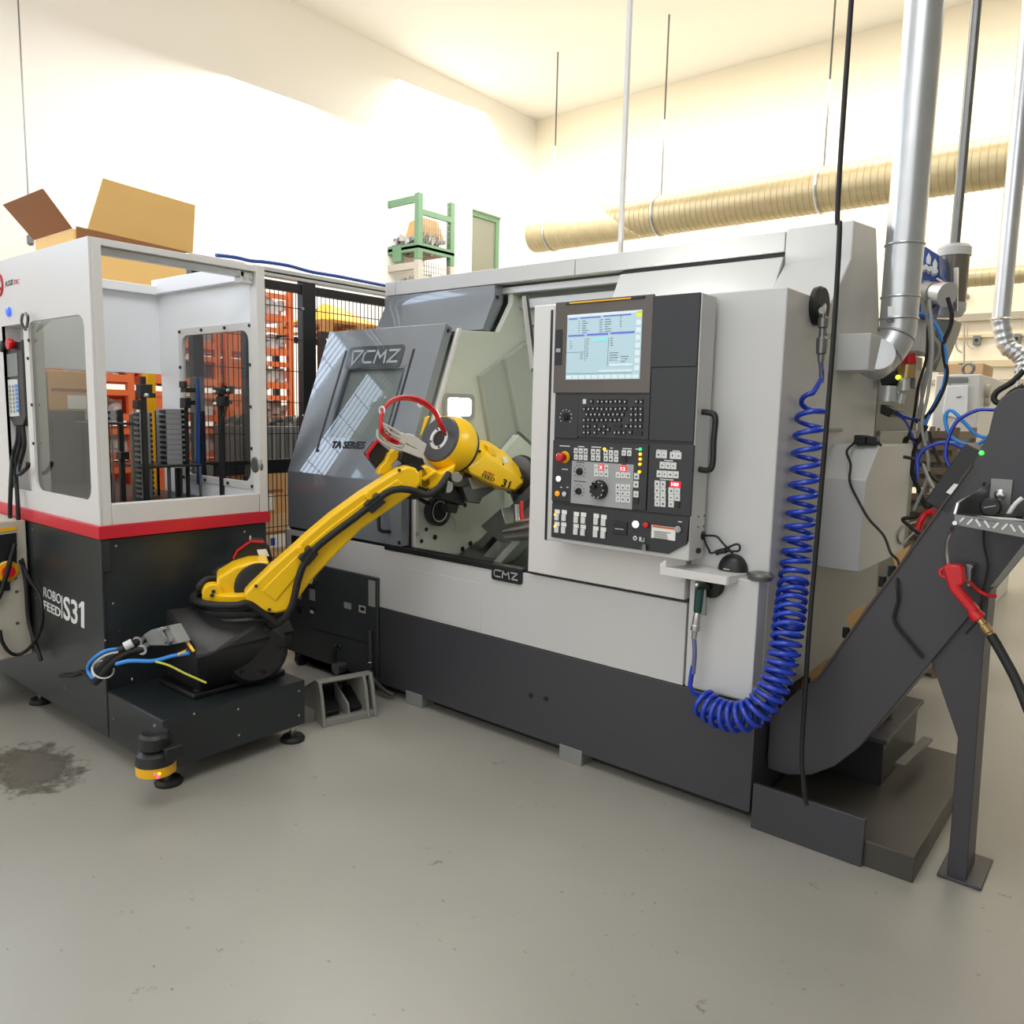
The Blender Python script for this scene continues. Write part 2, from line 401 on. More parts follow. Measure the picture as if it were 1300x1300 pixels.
# rear body and right-hand end cover
lp(MB().poly([(XE, y, z) for y, z in ((3.78, 2.54), (3.78, 2.374), (3.58, 2.18), (3.5, 2.12), (3.5, .5), (4.36, .5), (4.36, 1.98), (4.12, 2.57))], (-.307, 0, 0)), 'end_cover', 'light', .006)
lp(MB().box(-4.3, -1.478, 4.05, 4.42, .5, 2.44), 'rear_body', 'inner', .004)
lp(MB().box(-4.3, -1.478, 3.84, 4.42, 2.44, 2.47), 'roof_plate', 'inner2')
lp(MB().poly([(-4.3, y, z) for y, z in ((3.04, .5), (3.04, 1.25), (3.38, 2.13), (3.76, 2.16), (3.80, 2.43), (4.4, 2.43), (4.4, .5))], (.05, 0, 0)), 'left_end_cover', 'mgrey')
# header beams above the sliding doors, each with its joint
for xa, xb in ((-4.3, -4.2), (-4.195, -2.69), (-2.685, -1.478)):
    lp(MB().box(xa, xb, 3.78, 3.86, 2.438, 2.53), 'header_beam', 'light', .003)
lp(MB().box(-3.3, -1.48, 3.85, 3.9, 2.385, 2.425), 'upper_rail', 'alu')
lp(MB().box(-3.3, -1.48, 3.93, 3.98, 2.30, 2.36), 'upper_rail', 'galv')
lp(MB().box(-3.3, -1.48, 3.98, 4.03, 2.20, 2.44), 'rail_backing', 'inner2')
lp(MB().box(-2.38, -1.48, 3.80, 3.86, 2.415, 2.437), 'shadow_gap', 'black', 0)
# hoods: vertical lip, then a face leaning out towards the room
def hood(xa, xb, name, m):
    prof = [(3.775, 2.432), (3.775, 2.36), (3.67, 2.152), (3.74, 2.14), (3.86, 2.33), (3.86, 2.432)]
    return lp(MB().poly([(xa, y, z) for y, z in prof], (xb-xa, 0, 0)), name, m, .003)
hl = hood(-4.3, -3.285, 'left_hood', 'mgrey')
p = V((-3.283, 3.80, 2.36)); lp(MB().cyl(p, p+V((.006, 0, 0)), .011, 10), 'screw', 'black', 0, hl)
lp(MB().poly([(-2.38, 3.775, 2.412), (-1.48, 3.775, 2.412), (-1.48, 3.6, 2.1), (-2.38, 3.6, 2.1)], (0, .05, .01)), 'right_hood', 'light', .003)

# the left sliding door, upright below and leaning back above
XD0, XD1 = -4.3, -3.235
DY, DZ = 2.965, 1.25
TY, TZ = 3.30, 2.15
dn = V((0, TZ-DZ, -(TY-DY))).normalized(); dn = V((0, -abs(dn.y), abs(dn.z)))      # outward normal of the leaning face
ds = V((0, TY-DY, TZ-DZ)).normalized()
prof = [(DY, .895), (DY, DZ), (TY, TZ), (TY+.065, TZ-.01), (DY+.065, DZ), (DY+.065, .895)]
win = [(427, 561), (488, 551), (515, 440), (452, 455)]
def dpt(x, y, lift=0.0):
    """pixel on the leaning face of the door"""
    d = ray(x, y); o = V((0, DY, DZ)); t = ((o-CAM).dot(dn))/d.dot(dn); return CAM+d*t+dn*lift
door = thing('left_door', None, None, (0, 0, 0)); bpy.data.objects.remove(door)
def leaf(xa, xb, za, zb, th=.06):
    """a strip of the leaning face from xa to xb, between two heights"""
    ya, yb = DY+(za-DZ)/(TZ-DZ)*(TY-DY), DY+(zb-DZ)/(TZ-DZ)*(TY-DY)
    return [V((xa, ya, za)), V((xb, ya, za)), V((xb, yb, zb)), V((xa, yb, zb))]
wb = dpt(430, 556); wt = dpt(505, 437)
wx0, wx1 = dpt(418, 548).x, dpt(497, 520).x
wz0, wz1 = dpt(455, 556).z, dpt(475, 468).z
mb = MB()
outer = leaf(XD0, XD1, DZ, TZ); inner = leaf(wx0, wx1, wz0, wz1)
mb.frame(outer, inner, -dn*.06)
mb.box(XD0, XD1, DY, DY+.06, .895, DZ)
door = lp(mb, 'left_door', 'mgrey', .002)
lp(MB().poly(leaf(wx0-.02, wx1+.02, wz0-.02, wz1+.02), -dn*.008), 'door_glass', 'glass', 0, door)
M_['guard'] = mat('pale_inner_guard', (196, 196, 186), .5, var=.12, scale=5)
lp(MB().poly([p-dn*.03 for p in leaf(wx0-.1, wx1+.1, wz0-.1, wz1+.1)], -dn*.01), 'inner_guard', 'guard', 0)
M_['badge'] = mat('dark_badge_sheet', (62, 66, 70), .18, coat=.4)
bl, br, tl = dpt(436, 471), dpt(511, 463), dpt(447, 441)
bz0, bz1 = (bl.z+br.z)/2, tl.z; bx0, bx1 = bl.x, dpt(515, 440).x
q = leaf(bx0, bx1, bz0, bz1)
lp(MB().poly([p_+dn*.004 for p_ in rrect(q[0], q[1], q[3], .03)], -dn*.006), 'badge', 'badge', 0, door)
def slot(xa, xb, za, zb, m='black', up=.003, nm='trim_line'):
    q = leaf(xa, xb, za, zb); lp(MB().poly([p_+dn*up for p_ in q], -dn*.005), nm, m, 0, door)
slot(wx0-.075, wx0-.06, wz0-.09, bz1-.02); slot(wx1+.04, wx1+.055, wz0-.02, bz1-.03)
e = dpt(416, 562); slot(wx0-.075, wx0-.045, wz0-.10, wz0-.085)
def on_door(u, v, A):
    """u along X, v up the slope in the badge's own 0..1 square"""
    return A[0]+(A[1]-A[0])*u+(A[3]-A[0])*v+dn*.0055
A = leaf(bx0, bx1, bz0, bz1)
def logo(A, part, u0, u1, v0, v1, lift=None, tri=True, st=.16):
    """block letters C M Z behind a downward triangle, as strokes"""
    def pt(u, v): return on_door(u0+(u1-u0)*u, v0+(v1-v0)*v, A)
    mb = MB(); nrm = (A[1]-A[0]).cross(A[3]-A[0]).normalized()
    def strk(pl, w):
        for (a, b) in zip(pl, pl[1:]):
            a_, b_ = pt(*a), pt(*b); d = (b_-a_).normalized(); s = d.cross(nrm)*w/2
            mb.poly([a_-s-d*w/2, b_-s+d*w/2, b_+s+d*w/2, a_+s-d*w/2], nrm*.0012)
    hgt = (pt(0, 1)-pt(0, 0)).length; w = hgt*st
    if tri:
        strk([(.02, .97), (.235, .97), (.07, -.1), (.02, .97)], w)
    o = .28 if tri else 0.0; s = 1-o
    def X(v): return o+v*s
    strk([(X(.29), .93), (X(.06), .93), (X(.0), .7), (X(.0), .3), (X(.05), .07), (X(.26), .07)], w)
    strk([(X(.36), .05), (X(.38), .93), (X(.50), .4), (X(.62), .93), (X(.65), .05)], w)
    strk([(X(.73), .93), (X(1.0), .93), (X(.74), .07), (X(1.0), .07)], w)
    lp(mb, 'lettering', 'printg', 0, part)
logo(A, door, .08, .93, .2, .8)
text('TA SERIES', dpt(420, 569, .003), dpt(462, 570, .003), dpt(423, 560, .003), M_['printk'], 'lettering', door, fat=.03)
for x, y in ((562, 415), ):
    p = V((XD1, TY+.02, TZ-.04)); lp(MB().cyl(p, p+V((.006, 0, 0)), .012, 10), 'screw', 'black', 0, door)
hp = [at(x, y, Y=DY-.002) for x, y in ((487, 642), (487, 674), (494, 675))]
lp(MB().tube([at(484, 646, Y=DY), at(481, 648, Y=DY-.06), at(481, 668, Y=DY-.07), at(484, 674, Y=DY-.06), at(495, 675, Y=DY)], .011), 'handle', 'black', 0, door)
p = at(507, 689, Y=DY); lp(MB().cyl(p, p+V((0, -.004, 0)), .011, 10), 'screw', 'black', 0, door)
# bright edge strip on the work-area frame
yo = .085
st = lp(MB().poly([(XD1+.004, DY+yo, .88), (XD1+.004, DY+yo, DZ), (XD1+.004, TY+yo, TZ-.02), (XD1+.004, TY+yo+.03, TZ-.02), (XD1+.004, DY+yo+.03, DZ), (XD1+.004, DY+yo+.03, .88)], (.02, 0, 0)), 'edge_strip', 'white')
# work area: headstock wall, back wall, chute, bed
XW = -3.215
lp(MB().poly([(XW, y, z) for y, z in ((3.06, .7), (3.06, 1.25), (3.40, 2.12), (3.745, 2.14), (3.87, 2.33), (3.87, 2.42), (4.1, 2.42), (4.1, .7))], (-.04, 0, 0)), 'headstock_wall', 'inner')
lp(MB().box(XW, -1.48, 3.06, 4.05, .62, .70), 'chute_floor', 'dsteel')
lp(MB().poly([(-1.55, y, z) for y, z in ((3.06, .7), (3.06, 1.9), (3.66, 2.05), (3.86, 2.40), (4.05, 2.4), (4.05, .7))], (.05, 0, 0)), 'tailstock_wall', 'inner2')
lam = [at(x, y, X=XW+.004) for x, y in ((562, 533), (600, 534), (600, 500), (562, 499))]
ya, yb, za, zb = lam[0].y, lam[1].y, lam[0].z, lam[3].z
wlm = lp(MB().frame(rrect((XW, ya, za), (XW, yb, za), (XW, ya, zb), .03), rrect((XW, ya+.025, za+.025), (XW, yb-.03, za+.025), (XW, ya+.025, zb-.025), .02), (.02, 0, 0)), 'work_lamp', 'sgrey', 0)
M_['lamp'] = mat('lit_lamp_glass', (255, 255, 246), .3, emit=45)
lp(MB().box(XW+.002, XW+.008, ya+.02, yb-.025, za+.02, zb-.02), 'lamp_glass', 'lamp', 0, wlm)
for x, y, r in ((529, 678, .013), (541, 672, .012), (552, 682, .016), (535, 687, .012), (597, 690, .016), (587, 697, .016), (590, 641, .014)):
    p = at(x, y, X=XW); lp(MB().cyl(p, p+V((.004, 0, 0)), r, 12), 'hole_plug', 'black', 0)
p = at(550, 648, X=XW)
hw = lp(MB().lathe(p, (1, 0, 0), [(0, .075), (.02, .085), (.06, .085), (.065, .07), (.05, .06), (.05, .0)], 28), 'hand_knob', 'black', 0)
lp(MB().ring(p+V((.055, 0, 0)), (1, 0, 0), .058, .003, 28, 6), 'scale_ring', 'print', 0, hw)
lp(MB().bar(p+V((.03, -.06, .04)), p+V((.03, -.15, .085)), .02, .02), 'lever', 'black', 0, hw)
p = V((XW, 3.32, .98)); lp(MB().ring(p, (1, 0, 0), .06, .002, 24, 4, 2.4, 5.2), 'scribed_arc', 'sgrey', 0)
lp(MB().box(-2.0, -1.7, 3.5, 3.62, 2.06, 2.10), 'ceiling_lamp', 'lamp', 0)
# facets of the turret cover at the back right
f1 = trace([(610, 477), (666, 434), (700, 420), (700, 585), (624, 566)], X=XW+.03)
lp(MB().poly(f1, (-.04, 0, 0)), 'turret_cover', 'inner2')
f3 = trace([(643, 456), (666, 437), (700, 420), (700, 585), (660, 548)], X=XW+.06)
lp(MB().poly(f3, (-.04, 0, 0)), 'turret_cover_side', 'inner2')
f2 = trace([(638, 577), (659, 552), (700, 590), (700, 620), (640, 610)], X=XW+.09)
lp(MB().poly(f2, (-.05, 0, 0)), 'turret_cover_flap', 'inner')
lp(MB().bar(at(665, 378, Y=3.4), at(676, 470, Y=3.2), .02, .03), 'door_guide', 'sgrey')
lp(MB().bar(at(668, 378, Y=3.42), at(682, 490, Y=3.22), .015, .05), 'door_guide', 'black')
# slanted guideways and tailstock low in the opening
def lbar(a, b, wd, hg, nm, m, Y): lp(MB().bar(at(*a, Y=Y), at(*b, Y=Y), wd, hg), nm, m)
lbar((594, 715), (700, 600), .10, .05, 'guideway', 'dsteel', 3.55)
lbar((612, 722), (715, 610), .03, .09, 'guideway', 'steel', 3.45)
lbar((625, 728), (720, 625), .12, .04, 'way_cover', 'inner2', 3.40)
lp(MB().poly(trace([(610, 668), (636, 645), (650, 690), (634, 688)], Y=3.4), (0, .12, 0)), 'slide_block', 'dsteel')
lp(MB().cyl(at(645, 676, Y=3.3), at(690, 668, Y=3.3), .05, 20, .07), 'tailstock_quill', 'steel', 0)
lp(MB().cyl(at(656, 640, Y=3.3), at(657, 675, Y=3.3), .018, 12), 'coolant_nozzle', 'steel', 0)
lp(MB().cyl(at(662, 636, Y=3.32), at(663, 660, Y=3.32), .01, 8), 'coolant_pipe', 'redp', 0)
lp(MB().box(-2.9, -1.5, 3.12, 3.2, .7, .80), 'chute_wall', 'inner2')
lp(MB().poly([(XW, 3.2, .70), (-1.5, 3.2, .70), (-1.5, 4.05, 1.02), (XW, 4.05, 1.02)], (0, 0, .02)), 'chute_slope', 'dsteel')
# black sill strip with its name tab
a, b = at(488, 694, Y=YF-.006), at(663, 727, Y=YF-.006)
sill = lp(MB().box(a.x, b.x, YF-.008, YF+.03, .862, .892), 'sill_strip', 'black', .002)
a, b, c = at(624, 735, Y=YF-.01), at(662, 741, Y=YF-.01), at(624, 721, Y=YF-.01)
lp(MB().poly(rrect((a.x, YF-.011, .815), (b.x, YF-.011, .815), (a.x, YF-.011, .885), .012), (0, .03, 0)), 'name_tab', 'black', 0, sill)
def on_tab(): pass
A2 = [V((a.x, YF-.0125, .815)), V((b.x, YF-.0125, .815)), V((b.x, YF-.0125, .885)), V((a.x, YF-.0125, .885))]
_dn = dn; dn = V((0, -1, 0))
logo(A2, sill, .12, .9, .28, .8, tri=False, st=.18)
dn = _dn
lp(MB().box(a.x, -2.37, YF-.002, YF+.02, .893, .897), 'drip_edge', 'steel', 0)
# right sliding door behind the control console
DX0 = at(673.5, 586, Y=2.945).x
rd = lp(MB().box(DX0, -1.482, 2.945, 3.0, .893, 2.145), 'right_door', 'white', .004)
gx = at(697, 540, Y=2.943).x
lp(MB().box(gx-.008, gx+.02, 2.943, 2.95, 1.06, 2.12), 'gap', 'black', 0, rd)
ms = at(788, 300, Y=3.82)
lp(MB().box(ms.x-.012, ms.x+.012, 3.81, 3.835, 2.53, WZ), 'signal_mast', 'white', .002)
# slotted left-hand end of the lower panel
lp(MB().box(-4.27, -4.10, YF-.003, YF, .72, .84), 'vent_slot', 'black', 0, low)
# side: lower fascia and lower cover on the right-hand end
lp(MB().poly([(XE+.012, y, z) for y, z in ((3.52, 1.0), (3.52, .5), (4.6, .5), (4.6, 1.0))], (-.05, 0, 0)), 'side_fascia', 'sgrey')
M_['side2'] = mat('shaded_grey_enamel', (150, 151, 146), .45)
lp(MB().poly([(-1.17, y, z) for y, z in ((3.55, 1.0), (3.55, 1.40), (3.72, 1.545), (4.3, 1.545), (4.3, 1.0))], (.20, 0, 0)), 'side_cover', 'light', .004)
lp(MB().box(-1.17, -1.155, 3.56, 3.8, 1.60, 1.615), 'ledge', 'sgrey')
bx = lp(MB().box(-1.17, -1.03, 3.67, 3.93, 1.87, 2.03), 'duct_box', 'light', .004)

# ------------------------------------------------------------------ control console
YC = 2.815
con = thing('control_console', 'black control console with lit screen, keyboard and rows of white buttons on the lathe', 'control panel', (-1.8, 2.88, 1.07))
def cp(mb, name, m, bev=.0015, parent=con, **k): return mb.build(name, M_[m] if isinstance(m, str) else m, parent, bev, **k)
def C1(x, y, Y=YC): return at(695+x/6.5, 375+y/6.5, Y=Y)
def C2(x, y, Y=YC): return at(695+x/6.5, 560+y/6.5, Y=Y)
SCL = (C2(500, 300)-CAM).dot(fwd)/FPX/6.5
M_['bezel'] = mat('black_bezel_reflection_tint', (84, 76, 71), .22, coat=.3)  # brown-grey of the glossy reflection is mixed into the base colour
M_['panel'] = mat('charcoal_panel_film', (42, 44, 48), .38)
M_['plate'] = mat('silver_grey_plate', (160, 161, 162), .4)
M_['key'] = mat('white_key_caps', (214, 216, 214), .4)
M_['keyk'] = mat('black_key_caps', (22, 23, 25), .35)
M_['amber'] = mat('amber_led', (255, 170, 30), .4, emit=2.5)
M_['ledg'] = mat('green_led', (40, 230, 120), .4, emit=2)
M_['ledr'] = mat('red_led_display', (235, 20, 40), .4, emit=1.5)
M_['litw'] = mat('lit_white_button', (250, 250, 250), .3, emit=.8)
M_['scr'] = mat('screen_backlight', (176, 204, 214), .3, emit=.2)
M_['scr2'] = mat('screen_bar_violet', (100, 108, 205), .3, emit=.25)
M_['scr3'] = mat('screen_field_white', (206, 222, 226), .3, emit=.28)
M_['scr4'] = mat('screen_field_cyan', (140, 212, 218), .3, emit=.3)
M_['scr5'] = mat('screen_text_grey', (96, 116, 130), .3, emit=.05)
M_['scr6'] = mat('screen_field_yellow', (226, 220, 50), .3, emit=.3)
def slab(tl, br, y0, y1, f=C1, f2=None):
    a = f(*tl); b = (f2 or f)(*br)
    return MB().box(a.x, b.x, YC+y0, YC+y1, b.z, a.z)
LX, RX = at(700, 450, Y=YC).x, -1.408
ZB = C2(600, 870).z; ZT = C1(1240, 5).z
cp(MB().box(LX, RX, YC+.004, 2.945, ZB-.02, ZT+.012), 'housing', 'light', .004)
lo = C2(40, 790).z
cp(MB().box(LX+.03, RX-.004, YC-.001, YC+.006, lo+.06, ZT), 'backing', 'black', 0)
bot = [V((C2(42, 600).x, YC, lo)), V((C2(1000, 930).x, YC, lo)), V((C2(1150, 880).x, YC, lo+.05)), V((RX-.004, YC, lo+.13)), V((RX-.004, YC, C2(1185, 630).z)), V((C2(42, 600).x, YC, C2(42, 515).z))]
cp(slab((75, 60), (850, 806), -.006, .006), 'screen_bezel', 'bezel')
scr = cp(slab((175, 165), (768, 690), -.0075, 0), 'screen', 'scr', 0)
# what the screen shows, laid out in its own 0..1 square
a, b = C1(175, 165), C1(768, 690)
def sq(mb, u0, u1, v0, v1): mb.box(a.x+(b.x-a.x)*u0, a.x+(b.x-a.x)*u1, YC-.0084, YC-.0075, a.z+(b.z-a.z)*v1, a.z+(b.z-a.z)*v0)
g = MB(); sq(g, .02, .14, .055, .075); sq(g, .18, .46, .05, .07); sq(g, .5, .86, .045, .065); sq(g, .02, .25, .31, .335); sq(g, .28, .57, .305, .335); sq(g, .6, .91, .30, .33)
cp(g, 'screen_bars', 'scr2', 0, scr)
g = MB(); sq(g, .0, 1, .0, .04); sq(g, .46, .9, .86, .885); sq(g, .63, .8, .70, .72); sq(g, .6, .9, .77, .80)
for k in range(11): sq(g, .01+k*.09, .085+k*.09, .935, .99)
for k in range(7): sq(g, .93, .99, .14+k*.11, .215+k*.11)
cp(g, 'screen_fields', 'scr3', 0, scr)
g = MB(); sq(g, .37, .56, .37, .43); cp(g, 'screen_highlight', 'scr4', 0, scr)
g = MB(); sq(g, .93, 1, .02, .10); cp(g, 'screen_tab', 'scr6', 0, scr)
g = MB(); random.seed(3)
STUFF = 1
for u0, v0, n, wd in ((.16, .1, 6, .02), (.21, .1, 6, .09), (.45, .1, 6, .05), (.52, .1, 6, .1), (.72, .07, 5, .03), (.28, .38, 9, .03), (.05, .4, 4, .03), (.2, .6, 3, .05), (.6, .38, 4, .05), (.6, .6, 4, .12), (.75, .66, 3, .1)):
    for k in range(n): sq(g, u0, u0+wd*random.uniform(.5, 1), v0+k*.036, v0+k*.036+.010)
sq(g, .26, .264, .38, .72); sq(g, .0, .26, .575, .58); sq(g, .575, .579, .38, .8); sq(g, 0, .9, .905, .911)
cp(g, 'screen_text', 'scr5', 0, scr, kind='stuff')
yb0, yb1 = C1(165, 78), C1(810, 12)
br_ = cp(MB().box(yb0.x, yb1.x, YC-.012, YC, (C1(165, 85).z+C1(810, 20).z)/2, (C1(165, 60).z+C1(810, 5).z)/2), 'header_strip', 'black', .001)
cp(MB().box(yb0.x+.02, yb1.x-.06, YC-.0128, YC-.011, (C1(165, 80).z+C1(810, 18).z)/2, (C1(165, 66).z+C1(810, 8).z)/2), 'header_stripe', 'yellow2', 0, br_)
cp(slab((74, 285), (126, 575), -.007, 0), 'card_slot', 'black', .001)
cp(slab((80, 440), (115, 470), -.0085, 0), 'card_latch', 'plate', .001)
cp(slab((878, 8), (1236, 585), -.006, .006), 'blank_panel', 'panel')
cp(slab((868, 600), (1206, 1210), -.006, .006), 'blank_panel', 'panel')
cp(slab((70, 822), (252, 1182), -.005, .006), 'knob_panel', 'panel')
cp(slab((264, 820), (836, 1192), -.005, .006), 'keyboard_panel', 'panel')
cp(slab((54, 1192), (828, 575), -.006, .006, C1, C2), 'operator_panel', 'panel')
cp(slab((838, 1218), (1184, 622), -.006, .006, C1, C2), 'operator_panel', 'panel')
cp(MB().poly([p+V((0, -.006, 0)) for p in bot], (0, .012, 0)), 'lower_panel', 'panel', .001)
cp(slab((210, 160), (704, 565), -.0075, 0, C2), 'grey_plate', 'plate')
def key(mb, p, wpx, hpx, d=.004, y=-.006):
    hw, hh = wpx*SCL*.54, hpx*SCL*.54
    mb.box(p.x-hw, p.x+hw, YC+y-d, YC+y, p.z-hh, p.z+hh)
kb = MB(); kp = MB()
rows = [(877, [370, 425, 460, 497, 533, 570, 608, 648, 742, 780]), (937, [312, 349, 385, 423, 458, 497, 534, 572, 610, 648, 700, 738, 778]),
        (983, [332, 368, 403, 440, 477, 515, 552, 588, 626, 700, 738, 778]), (1028, [312, 347, 383, 420, 457, 493, 530, 566, 602, 700, 738, 778]),
        (1080, [310, 345, 400, 475, 658, 698, 738, 775]), (1107, [435, 510]), (1132, [310, 345, 400, 472, 565, 600, 638, 692])]
for y, xs in rows:
    for x in xs:
        p = C1(x, y); key(kb, p, 30, 34)
        q = p+V((random.uniform(-.001, .001), 0, random.uniform(-.001, .001))); key(kp, q, 9, 11, .0006, -.0102)
key(kb, C1(585, 1080), 68, 30); key(kb, C1(755, 1138), 70, 30)
cp(kb, 'keyboard_keys', 'keyk', 0, kind='stuff'); cp(kp, 'keyboard_legends', 'print', 0, kind='stuff')
g = MB(); key(g, C1(315, 876), 30, 36); cp(g, 'keyboard_key', 'key', .0006)
wk = MB(); wd = MB(); lg = MB()
def grid(x, y, nx, ny, dx, dy, w_=36, h_=42, skew=.06):
    for j in range(ny):
        for i in range(nx):
            p = C2(x+i*dx, y+j*dy+i*dx*skew); key(wk, p, w_, h_)
            key(lg, p+V((random.uniform(-.001, .001), 0, -.001)), random.uniform(8, 16), random.uniform(6, 14), .0006, -.0102)
grid(245, 78, 3, 2, 40, 52); grid(386, 87, 2, 2, 42, 50); grid(491, 94, 3, 2, 43, 50); grid(640, 96, 2, 1, 45, 0)
grid(927, 110, 2, 1, 46, 0, 42, 50); grid(1043, 117, 2, 1, 48, 0, 44, 50); grid(957, 198, 3, 1, 47, 0, 42, 50); grid(932, 269, 4, 1, 46, 0, 42, 50)
grid(915, 350, 2, 4, 48, 54, 42, 46); grid(1030, 408, 2, 2, 50, 55, 44, 46); grid(1030, 518, 1, 1, 0, 0, 44, 46)
grid(745, 290, 1, 1, 0, 0, 42, 46); grid(740, 355, 1, 1, 0, 0, 42, 50); grid(740, 437, 1, 1, 0, 0, 42, 46)
grid(412, 265, 3, 1, 42, 0, 40, 46); grid(412, 214, 1, 1, 0, 0, 34, 46); grid(497, 219, 1, 1, 0, 0, 34, 46); grid(592, 278, 3, 1, 41, 0, 40, 44); grid(592, 378, 3, 3, 41, 49, 40, 48)
cp(wk, 'white_keys', 'key', 0, kind='stuff'); cp(lg, 'white_key_legends', 'printk', 0, kind='stuff')
for x, y in ((640, 148), (1078, 522), (738, 490)): key(wd, C2(x, y), 40, 46)
cp(wd, 'black_keys', 'keyk', 0, kind='stuff')
for gx in (((88, 580), (146, 585), (86, 680), (142, 686)), ((246, 600), (305, 605), (243, 698), (302, 705)), ((410, 615), (472, 624), (406, 718), (468, 727))):
    for x, y in gx:
        hd = MB(); key(hd, C2(x, y), 50, 32, .001); cp(hd, 'button_caption', 'paper', 0)
        bt = MB(); key(bt, C2(x, y+46), 40, 52, .008); cp(bt, 'push_button', 'key', .001)
g = MB(); key(g, C2(76, 605), 14, 14, .009); key(g, C2(74, 702), 14, 14, .009)
for x, y in ((775, 107), (775, 148), (772, 190), (768, 253), (480, 65)): g.cyl(C2(x, y)+V((0, -.006, 0)), C2(x, y)+V((0, -.012, 0)), 12*SCL, 10)
cp(g, 'amber_leds', 'amber', 0, kind='stuff')
cp(MB().cyl(C2(775, 67)+V((0, -.006, 0)), C2(775, 67)+V((0, -.012, 0)), 12*SCL, 10), 'green_led', 'ledg', 0)
def disp(s, x, y, w_, h_, nm='led_display'):
    p = C2(x, y); hw, hh = w_*SCL/2, h_*SCL/2
    o = cp(MB().box(p.x-hw, p.x+hw, YC-.0105, YC, p.z-hh, p.z+hh), nm, 'ledr', 0)
    text(s, V((p.x-hw*.7, YC-.012, p.z-hh*.6)), V((p.x+hw*.7, YC-.012, p.z-hh*.6)), V((p.x-hw*.7, YC-.012, p.z+hh*.6)), M_['litw'], 'digits', o, fat=.02)
disp('100', 1065, 356, 88, 44); disp('12', 637, 228, 58, 46); disp('X', 455, 216, 42, 46)
def knob(p, r, d, nm, m='black', dial=True, **k):
    r *= SCL
    o = cp(MB().lathe(p, (0, -1, 0), [(0, r*1.1), (d*.5, r*1.05), (d*.55, r*.9), (d, r*.8), (d, 0)], 18), nm, m, 0, **k)
    cp(MB().box(p.x-r*.12, p.x+r*.12, YC-d-.004, YC-d+.002, p.z-r*.8, p.z+r*.8), 'pointer', m, 0, o)
    if dial:
        mk = MB()
        for t in range(9):
            a_ = math.radians(-40+t*32); c = p+V((math.cos(a_)*r*1.9, -.0015, math.sin(a_)*r*1.9)); mk.box(c.x-r*.13, c.x+r*.13, YC-.009, YC-.006, c.z-r*.13, c.z+r*.13)
        cp(mk, 'dial_marks', 'print' if dial == 1 else 'printk', 0, o)
    return o
knob(C1(160, 1003), 32, .02, 'override_knob', dial=1); knob(C2(275, 250), 30, .022, 'feed_knob', dial=2); knob(C2(267, 412), 28, .022, 'range_knob', dial=2)
p = C2(440, 398); r = 80*SCL
hwl = cp(MB().lathe(p, (0, -1, 0), [(0, r*1.02), (.012, r), (.03, r*.95), (.034, r*.85), (.03, r*.7), (.03, 0)], 30), 'pulse_handwheel', 'black', 0)
mk = MB()
for t in range(10):
    a_ = 2*PI*t/10; c = p+V((math.cos(a_)*r*.82, 0, math.sin(a_)*r*.82)); mk.box(c.x-.0022, c.x+.0022, YC-.0365, YC-.033, c.z-.0022, c.z+.0022)
cp(mk, 'wheel_marks', 'print', 0, hwl)
cp(MB().cyl(p+V((-.012, -.03, .012)), p+V((-.012, -.045, .012)), .009, 12), 'crank_grip', 'black', 0, hwl)
p = C2(150, 132); r = 52*SCL
es = cp(MB().lathe(p, (0, -1, 0), [(0, r), (.006, r), (.012, r*.85), (.012, 0)], 24), 'emergency_stop', 'yellow2', 0)
cp(MB().cyl(p, p+V((0, -.03, 0)), r*.5, 16), 'stem', 'black', 0, es)
cp(MB().lathe(p+V((0, -.026, 0)), (0, -1, 0), [(0, r*.55), (.004, r*.76), (.02, r*.74), (.026, r*.5), (.027, 0)], 22), 'mushroom_button', 'redp', 0, es)
def lampb(x, y, r, m, nm='pilot_button'):
    p = C2(x, y); r *= SCL
    o = cp(MB().lathe(p, (0, -1, 0), [(0, r*1.25), (.008, r*1.2), (.008, 0)], 18), nm, 'black', 0)
    cp(MB().lathe(p, (0, -1, 0), [(0, r), (.013, r), (.016, r*.7), (.016, 0)], 18), 'lens', m, 0, o)
M_['orangep'] = mat('orange_lens', (250, 160, 20), .3, emit=.3)
M_['bluew'] = mat('bluish_white_lens', (196, 210, 226), .3)
lampb(102, 310, 24, 'litw'); lampb(93, 432, 24, 'orangep'); lampb(150, 436, 22, 'bluew')
lampb(738, 685, 30, 'litw'); lampb(822, 692, 24, 'redp'); lampb(1086, 727, 27, 'plate')
p = C2(730, 800); cp(MB().ring(p+V((0, -.007, 0)), (0, 1, 0), 14*SCL, .0025, 16, 6), 'selector_ring', 'print', 0)
p = C2(797, 808); ks = cp(MB().cyl(p, p+V((0, -.012, 0)), 22*SCL, 14), 'key_switch', 'steel', 0)
cp(MB().box(p.x-.006, p.x+.006, YC-.03, YC-.012, p.z-.006, p.z+.012), 'key', 'steel', 0, ks)
cp(MB().poly([C2(790, 850, YC-.02), C2(775, 890, YC-.02), C2(812, 912, YC-.02), C2(808, 855, YC-.02)], (0, .003, 0)), 'key_tag', 'dsteel', 0, ks)
cp(slab((555, 655), (664, 775), -.012, 0, C2), 'card_reader', 'black', .002)
cp(slab((570, 716), (640, 730), -.013, 0, C2), 'card_reader_label', 'print', 0)
cp(slab((868, 690), (1060, 822), -.0075, 0, C2), 'warning_label', 'paper', 0)
M_['orl'] = mat('orange_label_band', (205, 92, 45), .5)
cp(slab((876, 693), (1054, 730), -.0082, 0, C2), 'warning_band', 'orl', 0)
g = MB()
